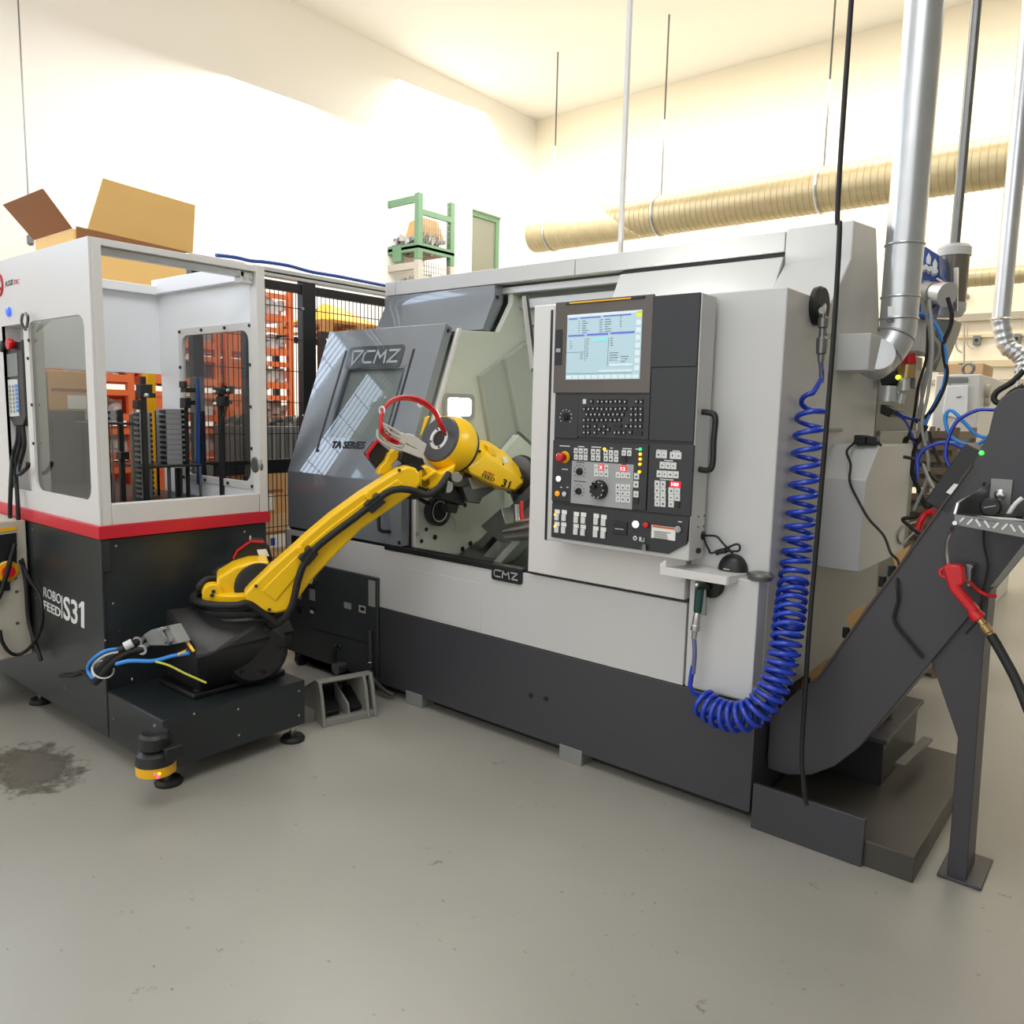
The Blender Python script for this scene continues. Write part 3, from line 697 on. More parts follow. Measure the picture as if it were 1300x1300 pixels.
for k in range(7):
    q = C2(885+3*k % 5, 738+k*11); g.box(q.x, q.x+(150-(k*37) % 40)*SCL, YC-.0086, YC-.007, q.z-.0018, q.z)
cp(g, 'warning_text', 'printk', 0)
cap = MB()
for x, y, w_ in ((150, 40, 100), (285, 45, 60), (410, 50, 90), (535, 57, 25), (665, 62, 80), (745, 66, 24), (950, 76, 85), (1070, 82, 60), (1005, 160, 70), (990, 316, 110), (150, 232, 60), (120, 380, 20), (172, 380, 20), (1100, 665, 30)):
    key(cap, C2(x, y), w_, 7, .0006)
cp(cap, 'panel_captions', 'print', 0, kind='stuff')
cap = MB()
for x, y, w_ in ((280, 175, 80), (275, 332, 110), (640, 192, 40)): key(cap, C2(x, y), w_, 6, .0006, -.0075)
cp(cap, 'plate_captions', 'printk', 0, kind='stuff')
cp(MB().tube([at(886, 523, Y=2.87), at(900, 524, Y=2.87), at(908, 530, Y=2.87), at(906, 560, Y=2.87), at(904.5, 590, Y=2.87), at(898, 597, Y=2.87), at(884, 595, Y=2.87)], .012, 10), 'grab_handle', 'black', 0)
g = MB()
for x, y in ((886.5, 656), (894, 654.5), (886, 669), (893, 668)):
    p = at(x, y, X=RX); g.cyl(p, p+V((.002, 0, 0)), .004, 8)
cp(g, 'mounting_holes', 'black', 0, kind='stuff')
p = at(885, 699, X=RX); cp(MB().cyl(p, p+V((.012, 0, 0)), .011, 12), 'side_knob', 'black', 0)

# ------------------------------------------------------------------ folding tray under the console and what lies on it
TZ0 = 1.045
T = {k: at(x, y, Z=TZ0) for k, (x, y) in dict(fl=(838, 720), fr=(924, 733), br=(988, 713), bl=(878, 702)).items()}
tr = thing('folding_tray', 'white sheet metal tray with turned-up lip under the console', 'tray', ((T['fl']+T['br'])/2).to_tuple())
def tp(mb, name, m, **k): return mb.build(name, M_[m], tr, .001, **k)
tx0, tx1, ty0, ty1 = T['fl'].x, T['fr'].x, (T['fl'].y+T['fr'].y)/2, YF-.004
tp(MB().poly([(tx0, ty0, TZ0), (tx1, ty0, TZ0), (tx1+.03, ty1, TZ0), (-1.47, ty1, TZ0), (tx0+.02, 2.83, TZ0)], (0, 0, -.006)), 'tray_floor', 'white')
tp(MB().box(tx0, tx1, ty0-.004, ty0, TZ0-.03, TZ0+.003), 'front_lip', 'white')
tp(MB().poly([(tx1, ty0, TZ0-.03), (tx1+.03, ty1, TZ0-.012), (tx1+.03, ty1, TZ0+.004), (tx1, ty0, TZ0+.004)], (.004, 0, 0)), 'side_lip', 'white')
tp(MB().poly([(tx0, ty0, TZ0), (tx0+.02, 2.82, TZ0), (tx0+.02, 2.82, TZ0+.03), (tx0, ty0, TZ0+.012)], (-.004, 0, 0)), 'side_lip', 'white')
tp(MB().box(-1.46, -1.44, ty0+.05, YF-.002, TZ0-.06, TZ0-.006), 'bracket', 'light')
def zt(x, y, up=0): p = at(x, y, Z=TZ0+up); return p
c = zt(931, 718, .02)
mo = thing('computer_mouse', 'black domed computer mouse lying on the white tray', 'mouse', (c.x, c.y, TZ0))
R_ = []
for j in range(7):
    t = j/6; R_.append([V((c.x+math.cos(2*PI*i/20)*.062*math.cos(t*PI/2*.97), c.y+math.sin(2*PI*i/20)*.045*math.cos(t*PI/2*.97), TZ0+.002+.066*math.sin(t*PI/2))) for i in range(20)])
MB().rings(R_).build('body', M_['black'], mo, smooth=60)
MB().box(c.x-.02, c.x+.005, c.y-.0475, c.y-.045, TZ0+.008, TZ0+.013).build('badge', M_['printg'], mo)
MB().tube(trace([(893, 680), (896, 690), (900, 698), (902, 702), (908, 701), (912, 699), (922, 696), (934, 691), (939, 693), (938, 699), (930, 700), (918, 699)], Y=2.93), .0045, 7).build('cable', M_['rubber'], mo, smooth=60)
MB().tube(trace([(893, 680), (904, 680), (911, 682), (918, 690), (926, 698), (930, 703)], Y=2.935), .0045, 7).build('cable', M_['rubber'], mo, smooth=60)
MB().tube(trace([(909, 702), (915, 700), (922, 699)], Y=2.92), .011, 8).build('cable_clip', M_['rubber'], mo, smooth=60)
p = at(893, 680, Y=2.93)-V((.02, 0, 0))
MB().cyl(p, p+V((.02, 0, 0)), .018, 14).build('plug', M_['black'], mo)
p = at(966, 716, Y=2.915)
rl = MB(); rl.lathe((p.x, p.y, 1.036), (0, 0, 1), [(0, .045), (.018, .052), (.026, .042), (.026, .02), (.020, 0)], 24)
rl.build('steel_lid', M_['dsteel'], loc=(p.x, p.y, 1.036), label='round dull steel lid lying right beside the white tray', cat='lid')

# ------------------------------------------------------------------ air gun on its magnet, with the blue spiral hose
p = at(905, 742, Y=YCV)
MB().lathe(p, (0, -1, 0), [(0, .05), (.02, .052), (.03, .045), (.03, 0)], 26).build('magnet_holder', M_['rubber'], loc=p.to_tuple(), label='round black magnet holder on the lathe column under the tray', cat='holder')
gun = thing('air_gun', 'dark green air gun hanging upside down under the white tray', 'air gun', at(888, 760, Y=2.82).to_tuple())
Yg = 2.82
a_, b_ = at(889, 748, Y=Yg), at(886, 777, Y=Yg)
MB().tube([a_+V((0, 0, .01)), (a_+b_)/2, b_], lambda t: .021-.003*t, 10).build('grip', M_['dgreen'], gun, smooth=60)
MB().tube([at(884, 743, Y=Yg-.02), at(893, 743, Y=Yg), at(899, 744, Y=YCV-.03)], .018, 10).build('valve_body', M_['black'], gun, smooth=60)
MB().bar(at(894, 748, Y=Yg), at(893, 781, Y=Yg), .01, .02).build('trigger', M_['dsteel'], gun)
MB().ball(at(884.5, 743, Y=Yg-.035), .009).build('nozzle', M_['steel'], gun)
MB().lathe(b_, at(881.5, 808, Y=Yg)-b_, [(0, .014), (.02, .017), (.05, .017), (.055, .02), (.075, .02), (.08, .013), (.11, .011)], 16).build('coupling', M_['steel'], gun)
def on_side(x, y): return at(x, y, X=-1.075)
pc = [on_side(1043, 470), on_side(1043, 484), on_side(1036, 500), on_side(1031, 520), on_side(1026, 560), on_side(1019, 640), on_side(1009, 725)]
pc += [at(1000, 800, Y=2.92), at(990, 850, Y=2.87), at(975, 886, Y=2.83), at(950, 908, Y=2.80), at(920, 908, Y=2.80), at(898, 896, Y=2.81), at(886, 884, Y=2.82)]
core = catmull(pc[2:], 24)
hs = thing('spiral_air_hose', 'bright blue spiral air hose hanging beside the lathe column', 'hose', core[len(core)//2].to_tuple())
acc = [0]
for a_, b_ in zip(core, core[1:]): acc.append(acc[-1]+(b_-a_).length)
tot = acc[-1]
def along(s):
    i = 0
    while i < len(acc)-2 and acc[i+1] < s: i += 1
    t = (s-acc[i])/max(1e-9, acc[i+1]-acc[i]); return core[i].lerp(core[i+1], min(1, max(0, t))), (core[i+1]-core[i]).normalized()
pts = [on_side(1043, 470), on_side(1043, 482)]
ph = 1.6; s = .02; prev = V((1, 0, 0))
while s < tot-.02:
    f = s/tot
    pitch = .076-.042*min(1, f/.6)
    c, d = along(s)
    a_ = (prev-d*prev.dot(d)).normalized(); prev = a_; b_ = d.cross(a_)
    rr = .052*min(1, .3+s/.06, .35+(tot-s)/.04)
    pts.append(c+(a_*math.cos(ph)+b_*math.sin(ph))*rr)
    ph += 2*PI/14; s += pitch/14
pts += [at(880, 880, Y=2.82), at(876, 870, Y=2.82), at(878, 856, Y=2.82), at(880, 846, Y=2.82)]
g = MB(); g.tube(pts, .0105, 8, smooth=False); g.build('coil', M_['blue'], hs, smooth=70)
M_['steelb'] = mat('spring_guard', (120, 122, 160), .35, metal=.6)
MB().tube([at(881, 806, Y=2.82), at(882, 830, Y=2.82), at(880, 855, Y=2.82)], .0095, 8).build('spring_guard', M_['steelb'], hs, smooth=60)
MB().tube([on_side(1042, 458), on_side(1043, 472), on_side(1043, 486)], .010, 8).build('spring_guard', M_['steelb'], hs, smooth=60)
MB().lathe(on_side(1042, 460), on_side(1046, 394)-on_side(1042, 460), [(0, .012), (.03, .014), (.035, .02), (.09, .022), (.10, .014), (.13, .014), (.135, .02), (.17, .02), (.175, .01), (.19, .01)], 14).build('brass_coupling', M_['dsteel'], hs)
p = at(1035, 389, X=-1.14)
MB().lathe(p, (1, 0, 0), [(0, .075), (.02, .078), (.035, .07), (.035, 0)], 24).build('rubber_grommet', M_['rubber'], hs)
MB().cyl(p+V((.03, 0, 0)), on_side(1044, 394), .014, 12).build('elbow', M_['steel'], hs)
MB().bar(on_side(1048, 426), on_side(1060, 428), .012, .02).build('valve_lever', M_['dsteel'], hs)
# hanging black supply cable
Yk = 2.92
ktop = at(1067, 200, Y=Yk)
MB().tube([V((ktop.x, Yk, WZ)), V((ktop.x, Yk, 4.5)), ktop, at(1066, 290, Y=Yk), at(1060, 400, Y=Yk), at(1051, 520, Y=Yk), at(1040, 650, Y=Yk), at(1028, 790, Y=Yk), at(1021, 900, Y=Yk), at(1018, 960, Y=Yk), at(1021, 1002, Y=Yk), at(1024, 1022, Y=Yk)], .0092, 8).build('supply_cable', M_['rubber'], loc=at(1024, 1022, Y=Yk).to_tuple(), label='thick black cable running from above down past the blue spiral hose', cat='cable', smooth=60)

# ------------------------------------------------------------------ chip conveyor at the right-hand end
YV = 3.10
cv = thing('chip_conveyor', 'dark grey inclined chip conveyor rising from the lathe end', 'conveyor', (-.75, 3.3, 0))
def vp(mb, name, m, bev=.003, parent=cv, **k): return mb.build(name, M_[m], parent, bev, **k)
pr = [(962, 905), (961, 925), (963, 960), (975, 976), (1000, 984), (1030, 984), (1060, 973), (1090, 950), (1180, 843), (1330, 664), (1330, 488), (1290, 494), (1272, 504), (1262, 520), (1255, 550), (1234, 589), (1205, 629), (1142, 717), (1111, 758), (1076, 807), (1040, 858), (1005, 884)]
tp_ = trace(pr, Y=YV)
tp_ = [V((max(p.x, -1.148), p.y, p.z)) for p in tp_]
seen = []; tp2 = []
for p in tp_:
    if not tp2 or (p-tp2[-1]).length > .002: tp2.append(p)
vp(MB().poly(tp2, (0, .38, 0)), 'trough', 'dgrey', .004)
M_['rust'] = mat('rust_brown_edge', (70, 60, 56), .6)
ed = [at(x, y, Y=YV-.004) for x, y in ((1003, 887), (1040, 859), (1076, 808), (1111, 759), (1142, 718), (1205, 630), (1234, 590))]
g = MB()
for a_, b_ in zip(ed, ed[1:]): g.bar(a_, b_, .007, .008)
vp(g, 'edge_seal', 'rust', 0)
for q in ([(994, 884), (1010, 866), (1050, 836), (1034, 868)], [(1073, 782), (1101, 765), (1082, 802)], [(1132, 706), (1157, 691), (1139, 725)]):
    vp(MB().poly(trace(q, Y=3.49), (0, .012, 0)), 'tan_piece', 'card', 0)  # small flat tan pieces behind the upper edge of the trough
for x, y in ((1024, 866), (1074, 803), (1120, 738), (1132, 725), (1198, 632)):
    p = at(x, y, Y=3.2); vp(MB().cyl(p+V((0, 0, -.02)), p+V((0, 0, .02)), .014, 8), 'bolt', 'black', 0)
lg = [at(x, y, Y=YV+.02) for x, y in ((1182, 838), (1200, 891), (1216, 937), (1213, 1000))]
r0, r1 = at(1248, 832, Y=YV+.02), at(1239, 1000, Y=YV+.02); rt = at(1256, 752, Y=YV+.02)
xl = lg[3].x
vp(MB().poly([lg[0], lg[1], lg[2], V((xl, YV+.02, 0)), V((r1.x, YV+.02, 0)), r0, rt], (0, .16, 0)), 'support_leg', 'dgrey')
vp(MB().box(xl-.03, r1.x+.05, YV, YV+.25, 0, .012), 'foot_plate', 'dgrey')
# low coolant tank in which the conveyor stands
zt_ = .19
tank = thing('coolant_tank', 'low dark coolant tank under the inclined chip conveyor', 'tank', (-.85, 3.5, 0))
def kp_(mb, name, m, bev=.003): return mb.build(name, M_[m], tank, bev)
kp_(MB().box(-1.15, -.72, YF, YF+.02, .0, zt_), 'front_wall', 'dgrey')
M_['sump'] = mat('oily_tank_sheet', (66, 63, 58), .4, var=.2, scale=6)
kp_(MB().box(-1.15, -.55, YF+.02, 4.1, .0, .10), 'tank_floor', 'sump')
kp_(MB().box(-1.10, -.80, 3.50, 4.1, .10, .30), 'pump_housing', 'satin')
kp_(MB().box(-1.12, -.78, 3.46, 4.12, .30, .32), 'pump_lid', 'dgrey')
kp_(MB().cyl((-.92, 3.75, .32), (-.92, 3.75, .56), .09, 20), 'pump_motor', 'dgrey')
kp_(MB().bar(at(1142, 972, Z=.2), at(1178, 938, Z=.2), .04, .015), 'tank_handle', 'dsteel', 0)

# terminal box on top of the trough, its hoses and cords
tb = thing('terminal_box', 'black terminal box with green light lying on the conveyor incline', 'junction box', at(1230, 610, Y=3.25).to_tuple())
d1 = (at(1250, 575, Y=3.2)-at(1203, 640, Y=3.2)).normalized(); nn = V((-d1.z, 0, d1.x))
c = at(1222, 607, Y=3.2)
MB().obox(c, d1, (0, 1, 0), nn, .12, .10, .045).build('body', M_['black'], tb, .004)
MB().ball(at(1246, 575, Y=3.1), .008).build('status_light', mat('green_lamp', (60, 240, 70), .3, emit=3), tb)
MB().poly(trace([(1201, 625), (1211, 614), (1217, 615), (1207, 628)], Y=3.09), (0, .004, 0)).build('label', M_['paper'], tb)
def cable(pts, r, m, label, cat='cable', name='cable', group=None, Y=None, seg=7):
    P = [at(x, y, Y=(yy[0] if yy else Y)) for x, y, *yy in pts]
    return MB().tube(P, r, seg, 5).build(name, M_[m], loc=P[0].to_tuple(), smooth=70, label=label, cat=cat, group=group)
M_['cord'] = mat('grey_cord', (150, 150, 146), .5)
cable([(1263, 520), (1240, 521), (1215, 535), (1203, 560), (1201, 580), (1206, 592)], .0068, 'blue', 'darker blue hose arching left from the conveyor head to the terminal box', 'hose', 'air_hose', Y=3.3)
cable([(1262, 552), (1255, 555), (1240, 552), (1224, 536), (1208, 521), (1200, 530), (1206, 552), (1222, 563), (1240, 564), (1254, 556)], .0068, 'lblue', 'light blue hose looped once beside the conveyor head', 'hose', 'air_hose', Y=3.36)
cable([(1226, 572), (1210, 563), (1190, 563), (1172, 572), (1165, 585), (1166, 600)], .008, 'blue', 'blue hose bending from the terminal box down to the left', 'hose', 'air_hose', Y=3.5)
hv = thing('coiled_cord', 'black coiled cord resting on the conveyor head', 'cord', at(1268, 505, Y=3.2).to_tuple())
MB().tube(trace([(1300, 470), (1285, 485), (1266, 497), (1262, 507), (1270, 511), (1285, 498), (1300, 490)], Y=3.2), .010, 8).build('coil', M_['rubber'], hv, smooth=70)
MB().tube(trace([(1291, 500), (1292, 470), (1296, 462)], Y=3.2), .005, 6).build('tie', M_['print'], hv, smooth=70)

# power adapter on the side cover
ad = thing('power_adapter', 'black power adapter lying on the ledge of the lathe side cover', 'adapter', at(1099, 566, Y=3.70).to_tuple())
a_, b_ = at(1085, 564, Y=3.70), at(1114, 553, Y=3.70)
MB().box(a_.x, b_.x-.045, 3.68, 3.76, a_.z, b_.z).build('body', M_['black'], ad, .004)
MB().box(b_.x-.045, b_.x, 3.69, 3.75, a_.z, b_.z-.004).build('plug', M_['black'], ad, .004)
P = [at(1085, 562, Y=3.70), at(1075, 573, Y=3.58), at(1080, 590, Y=3.53), at(1079, 612, Y=3.5), at(1092, 640, Y=3.48), at(1104, 660, Y=3.45), at(1122, 680, Y=3.4), at(1131, 702, Y=3.3), at(1141, 714, Y=3.2), at(1139, 740, Y=3.085), at(1140, 762, Y=3.085), at(1135, 788, Y=3.085), at(1152, 812, Y=3.085), at(1172, 836, Y=3.085)]
MB().tube(P, .0055, 7).build('cord', M_['rubber'], ad, smooth=70)
cp_ = MB().tube([at(1114, 560, Y=3.72), at(1119, 566, Y=3.72)], .006, 6); cp_.build('cord_end', M_['rubber'], ad)

# checker plate shelf with its odds and ends
sh = thing('checker_plate_shelf', 'checker plate metal shelf bolted to the conveyor side', 'shelf', at(1255, 660, Y=3.0).to_tuple())
def sp(mb, name, m, bev=0): return mb.build(name, M_[m], sh, bev)
YS = 2.84
f0, f1_ = at(1212, 653, Y=YS), at(1340, 668, Y=YS)
f2, f3_ = at(1340, 690, Y=YS), at(1212, 666, Y=YS)
sp(MB().poly([f0, f1_, f2, f3_], (0, .006, 0)), 'front_lip', 'dsteel')
zs = f0.z-.01
sp(MB().poly([V((f0.x, YS, f0.z-.005)), V((f1_.x, YS, f1_.z-.005)), V((f1_.x, YV-.002, zs)), V((f0.x+.02, YV-.002, zs))], (0, 0, -.006)), 'shelf_plate', 'dsteel')
k1, k2 = at(1216, 639, Y=YS+.02), at(1257, 613, Y=YV-.003)
sp(MB().poly([V((f0.x, YS, f0.z)), k1, k2, V((k2.x, YV-.003, zs))], (.004, 0, 0)), 'side_plate', 'dsteel')
g = MB(); g.bar(V((f0.x, YS, f0.z)), k1, .006, .006); g.bar(k1, k2, .006, .006); sp(g, 'bright_edge', 'steel')
b0, b1 = at(1254, 656, Y=YV-.003), at(1286, 609, Y=YV-.003)
sp(MB().box(b0.x, b1.x, YV-.008, YV-.002, zs, b1.z), 'back_plate', 'dsteel')
p = at(1270, 628, Y=YV-.008); sp(MB().lathe(p, (0, -1, 0), [(0, .018), (.006, .018), (.012, .01), (.013, 0)], 14), 'bolt', 'steel')
for k in range(9):      # raised ribs of the checker plate on the lip
    x = 1217+k*11; a_, b_ = (x, 660+k*1.6+4, ), (x+7, 655+k*1.6+2)
    if k % 4 > 1: a_, b_ = (x, 655+k*1.6+1), (x+6, 661+k*1.6+4)
    g = MB(); g.bar(at(*a_, Y=YS-.001), at(*b_, Y=YS-.001), .006, .006); sp(g, 'raised_rib', 'steel')
sp(MB().poly([at(1258, 744, Y=YV-.01), at(1300, 690, Y=2.95), at(1312, 690, Y=2.95), at(1266, 742, Y=YV-.01)], (.0, .004, -.004)), 'brace', 'galv')
p = at(1257, 652, Y=2.97)
k_ = thing('magnet_disc', 'black round magnet standing on the checker plate shelf', 'magnet', (p.x, p.y, zs))
MB().lathe((p.x, p.y-.012, zs+.031), (0, 1, 0), [(0, .026), (.004, .031), (.022, .031), (.024, .026)], 22).build('disc', M_['black'], k_)
MB().bar((p.x-.018, p.y-.013, zs+.028), (p.x+.015, p.y-.013, zs+.038), .003, .003).build('mark', M_['printg'], k_)
MB().tube([(p.x+.01, p.y, zs+.006), (p.x+.05, p.y-.02, zs+.008), (p.x+.09, p.y-.01, zs+.012)], .008, 7).build('tail', M_['rubber'], k_, smooth=60)
q = at(1240, 652, Y=3.06)
MB().lathe((q.x, q.y-.01, zs+.03), (0, 1, 0), [(0, .024), (.004, .029), (.018, .029), (.02, .024)], 22).build('magnet_disc', M_['satin'], loc=(q.x, q.y, zs), label='second black disc in the shadow at the back of the checker plate shelf', cat='magnet')
q = at(1262, 661, Y=2.92)
MB().poly([(q.x-.05, q.y, zs+.001), (q.x+.02, q.y-.03, zs+.001), (q.x+.08, q.y, zs+.001), (q.x+.05, q.y+.03, zs+.001), (q.x, q.y+.015, zs+.001)], (0, 0, .003)).build('paper_scrap', M_['paper'], loc=(q.x, q.y, zs), label='torn white paper scrap lying on the checker plate shelf', cat='paper')
MB().tube([at(1279, 655, Y=2.98), at(1288, 641, Y=2.98), at(1298, 632, Y=2.98)], .007, 8).build('white_rod', M_['print'], loc=at(1279, 656, Y=2.98).to_tuple(), label='bent white plastic rod standing at the right of the checker plate shelf', cat='rod', smooth=60)

# red wash gun
YG = 2.98
wg = thing('wash_gun', 'red coolant wash gun with steel lance hung on the conveyor side', 'spray gun', at(1220, 745, Y=YG).to_tuple())
def gp(mb, name, m, bev=0, **k): return mb.build(name, M_[m], wg, bev, **k)
body = trace([(1196, 720), (1203, 716), (1222, 718), (1225, 741), (1217, 745), (1243, 775), (1232, 782), (1204, 748), (1203, 744)], Y=YG)
gp(MB().poly(body, (0, .04, 0)), 'body', 'redp', .008)
gp(MB().ring(at(1199, 727, Y=YG+.02), (0, 1, 0), .014, .006, 18, 6), 'trigger_guard', 'redp')
gp(MB().lathe(at(1234, 775, Y=YG+.02), at(1242, 784, Y=YG+.02)-at(1234, 775, Y=YG+.02), [(0, .02), (.03, .024), (.035, .02)], 14), 'grip_end', 'redp')
gp(MB().tube([at(1204, 717, Y=YG+.02), at(1202, 700, Y=YG+.01), at(1203, 685, Y=YG-.02), at(1209, 671, Y=YG-.06), at(1212, 664, Y=YS-.03)], .007, 8), 'lance', 'steel', smooth=70)
gp(MB().lathe(at(1240, 782, Y=YG+.02), at(1261, 810, Y=YG+.02)-at(1240, 782, Y=YG+.02), [(0, .011), (.03, .013), (.035, .017), (.06, .017), (.065, .013), (.11, .015)], 12), 'hose_coupling', 'brass')
gp(MB().tube([at(1258, 806, Y=YG+.02), at(1272, 830, Y=YG), at(1288, 860, Y=YG-.05), at(1303, 895, Y=YG-.1), at(1318, 940, Y=YG-.1), at(1335, 1040, Y=YG+.05)], .016, 10), 'hose', 'rubber', smooth=70)
gp(MB().poly(trace([(1226, 716), (1236, 718), (1233, 724), (1232, 745), (1227, 745)], Y=YG+.05), (0, .07, 0)), 'hook', 'dsteel', .002)
gp(MB().tube([at(1230, 738, Y=YG+.05), at(1240, 748, Y=YG+.08), at(1252, 755, Y=YG+.08), at(1264, 757, Y=YG+.1)], .007, 8), 'strap', 'redp', smooth=70)
cable([(1249, 612), (1249, 660), (1249, 690), (1254, 720), (1247, 755), (1245, 782), (1226, 805)], .004, 'rubber', 'thin black wire hanging behind the red wash gun', 'wire', 'wire', Y=YV-.03)

# ------------------------------------------------------------------ extraction duct on the lathe end
du = thing('extraction_duct', 'galvanised extraction duct rising from the lathe end beside the blue unit', 'duct', (-1.02, 3.85, 1.95))
def dp(mb, name, m, bev=0, **k): return mb.build(name, M_[m], du, bev, **k)
YD = 3.95
c0, c1, c2 = at(1141, 405, Y=YD), at(1142, 310, Y=YD), at(1143, 170, Y=YD)
R0 = 22.5*(c1-CAM).dot(fwd)/FPX
ax = V((0, 0, 1))
top = V((c0.x+.0, YD, WZ))
dp(MB().cyl(V((c0.x, YD, c0.z)), top, R0, 32), 'straight_pipe', 'galv')
elb = [V((c0.x, YD, c0.z)), V((c0.x, YD, c0.z-.06)), V((c0.x-.02, YD-.02, c0.z-.13)), V((c0.x-.07, YD-.06, c0.z-.2)), V((-1.035, 3.80, 1.95))]
dp(MB().tube(elb, R0*.97, 28, 3), 'elbow', 'galv', smooth=40)
for y in (312, 378):
    q = at(1142, y, Y=YD); dp(MB().ring((c0.x, YD, q.z), ax, R0, .006, 32, 8), 'pipe_bead', 'galv')
dp(MB().ring(elb[0], ax, R0, .006, 32, 8), 'pipe_bead', 'galv')
dp(MB().ring(elb[1]+V((-.005, -.005, -.01)), (.3, .3, 1), R0, .006, 32, 8), 'pipe_bead', 'galv')
dp(MB().ring(elb[2]+V((-.01, -.01, -.01)), (.7, .5, 1), R0*.99, .006, 32, 8), 'pipe_bead', 'galv')
lb = [at(x, y, Y=YD-R0-.0) for x, y in ((1127, 389), (1136, 389), (1136, 403), (1127, 403))]
dp(MB().poly(lb, (0, .03, 0)), 'duct_label', 'paper')
text('FZW', at(1126, 410, Y=YD-R0-.004), at(1135, 409, Y=YD-R0-.004), at(1127, 405, Y=YD-R0-.004), M_['printk'], 'chalk_letters', du)

# rear cabinet of the lathe with the filter unit
rc = thing('rear_cabinet', 'grey control cabinet standing behind the lathe end', 'cabinet', (-1.6, 4.85, 0))
M_['rcab'] = mat('dull_grey_sheet', (112, 114, 110), .5)
MB().box(-2.2, -1.19, 4.45, 5.35, .0, 2.04).build('body', M_['rcab'], rc, .004)
MB().poly(trace([(1130, 446), (1138, 398), (1173, 404), (1168, 446)], Y=4.62), (0, .4, 0)).build('bracket_box', M_['light'], rc, .003)
MB().cyl(at(1131, 424, Y=4.55), at(1128, 424, Y=4.62), .05, 18).build('cable_gland', M_['black'], rc)
MB().box(-1.19, -1.175, 4.5, 5.3, .9, 1.60).build('lower_door', M_['sgrey'], rc, .003)
fr = thing('filter_regulator', 'compressed air filter regulator with red knob beside the extraction duct', 'regulator', at(1142, 500, Y=4.3).to_tuple())
Yr = 4.30
def fp(a_, b_, r, nm, m): MB().cyl(at(*a_, Y=Yr), at(*b_, Y=Yr), r, 14).build(nm, M_[m], fr)
fp((1154, 463), (1153, 450), .035, 'red_knob', 'redp'); fp((1149, 480), (1151, 463), .045, 'valve_block', 'brass'); fp((1147, 496), (1148, 480), .03, 'filter_bowl', 'alu')
fp((1126, 510), (1128, 490), .05, 'filter_bowl', 'alu'); fp((1142, 512), (1145, 500), .02, 'drain', 'alu'); fp((1120, 483), (1140, 478), .04, 'valve_block', 'satin')
MB().box(at(1120, 485, Y=Yr).x, at(1160, 485, Y=Yr).x, Yr+.03, 4.45, at(1120, 492, Y=Yr).z, at(1120, 470, Y=Yr).z).build('mounting_plate', M_['dsteel'], fr)
MB().ball(at(1140, 479, Y=Yr-.05), .012).build('indicator', mat('yellow_green_lamp', (220, 240, 60), .3, emit=2), fr)
jb = thing('cable_outlet', 'small black cable outlet on the lathe end below the filter regulator', 'outlet', at(1124, 523, Y=4.25).to_tuple())
MB().poly(trace([(1118, 513), (1135, 520), (1129, 530), (1117, 525)], Y=4.25), (0, .2, 0)).build('body', M_['black'], jb, .004)

# blue mist unit with its motor plugs, and the pale filter canister beside it
bu = thing('mist_collector', 'blue mist collector with grey sockets and plugs beside the duct', 'extractor', at(1178, 400, Y=4.55).to_tuple())
def bp_(mb, nm, m, bev=0): return mb.build(nm, M_[m], bu, bev)
bp_(MB().poly(trace([(1163, 314), (1175, 313), (1192, 324), (1193, 350), (1206, 366), (1200, 378), (1182, 380), (1176, 405), (1159, 402)], Y=4.55), (0, .22, 0)), 'housing', 'enblue', .004)
for x, y in ((1179, 327), (1187, 334)):
    bp_(MB().poly(trace([(x-3, y), (x, y-6), (x+3, y), (x+2, y+9), (x-3, y+7)], Y=4.54), (0, .02, 0)), 'air_outlet', 'print')
for k, (x, y) in enumerate(((1174, 343), (1180, 345), (1186, 348))): bp_(MB().cyl(at(x, y, Y=4.55), at(x+1, y-4, Y=4.5), .014, 8), 'white_fitting', 'print')
bp_(MB().poly(trace([(1190, 352), (1204, 361), (1203, 363), (1188, 354)], Y=4.5), (0, .05, 0)), 'bright_lip', 'print')
bp_(MB().cyl(at(1176, 372, Y=4.5), at(1188, 372, Y=4.45), .055, 18), 'socket', 'cord'); bp_(MB().cyl(at(1186, 371, Y=4.45), at(1203, 374, Y=4.4), .045, 18, .06), 'plug', 'alu')
bp_(MB().cyl(at(1188, 363, Y=4.45), at(1195, 363, Y=4.45), .02, 10), 'red_latch', 'redp')
bp_(MB().poly(trace([(1168, 372), (1172, 356), (1180, 356), (1178, 400), (1170, 400)], Y=4.5), (0, .06, 0)), 'plate', 'sgrey')
fc = thing('filter_canister', 'pale round filter canister with dark sight glass right of the blue collector', 'canister', at(1204, 420, Y=4.9).to_tuple())
q0, q1 = at(1204, 402, Y=4.9), at(1205, 318, Y=4.9); rr = 19*(q0-CAM).dot(fwd)/FPX
ax = V((0, 0, 1)); hgt = q1.z-q0.z
MB().lathe(V((q0.x, 4.9, q0.z)), ax, [(0, rr*.8), (.03, rr), (.07, rr)], 24).build('foot', M_['light'], fc)
M_['sight'] = mat('brown_sight_glass', (112, 104, 92), .15)
MB().lathe(V((q0.x, 4.9, q0.z+.07)), ax, [(0, rr*.96), (hgt*.70, rr*.96)], 24).build('sight_glass', M_['sight'], fc)
MB().lathe(V((q0.x, 4.9, q0.z+.07+hgt*.70)), ax, [(0, rr*1.03), (hgt*.12, rr*1.03), (hgt*.17, rr*.85)], 24).build('lid', M_['white'], fc)
MB().bar(at(1214, 340, Y=4.75), at(1213, 395, Y=4.75), .02, .02).build('clamp_rod', M_['steel'], fc)
MB().poly(trace([(1172, 440), (1176, 404), (1212, 406), (1208, 420), (1188, 470), (1176, 470)], Y=4.92), (0, .2, 0)).build('stand', M_['sgrey'], fc)
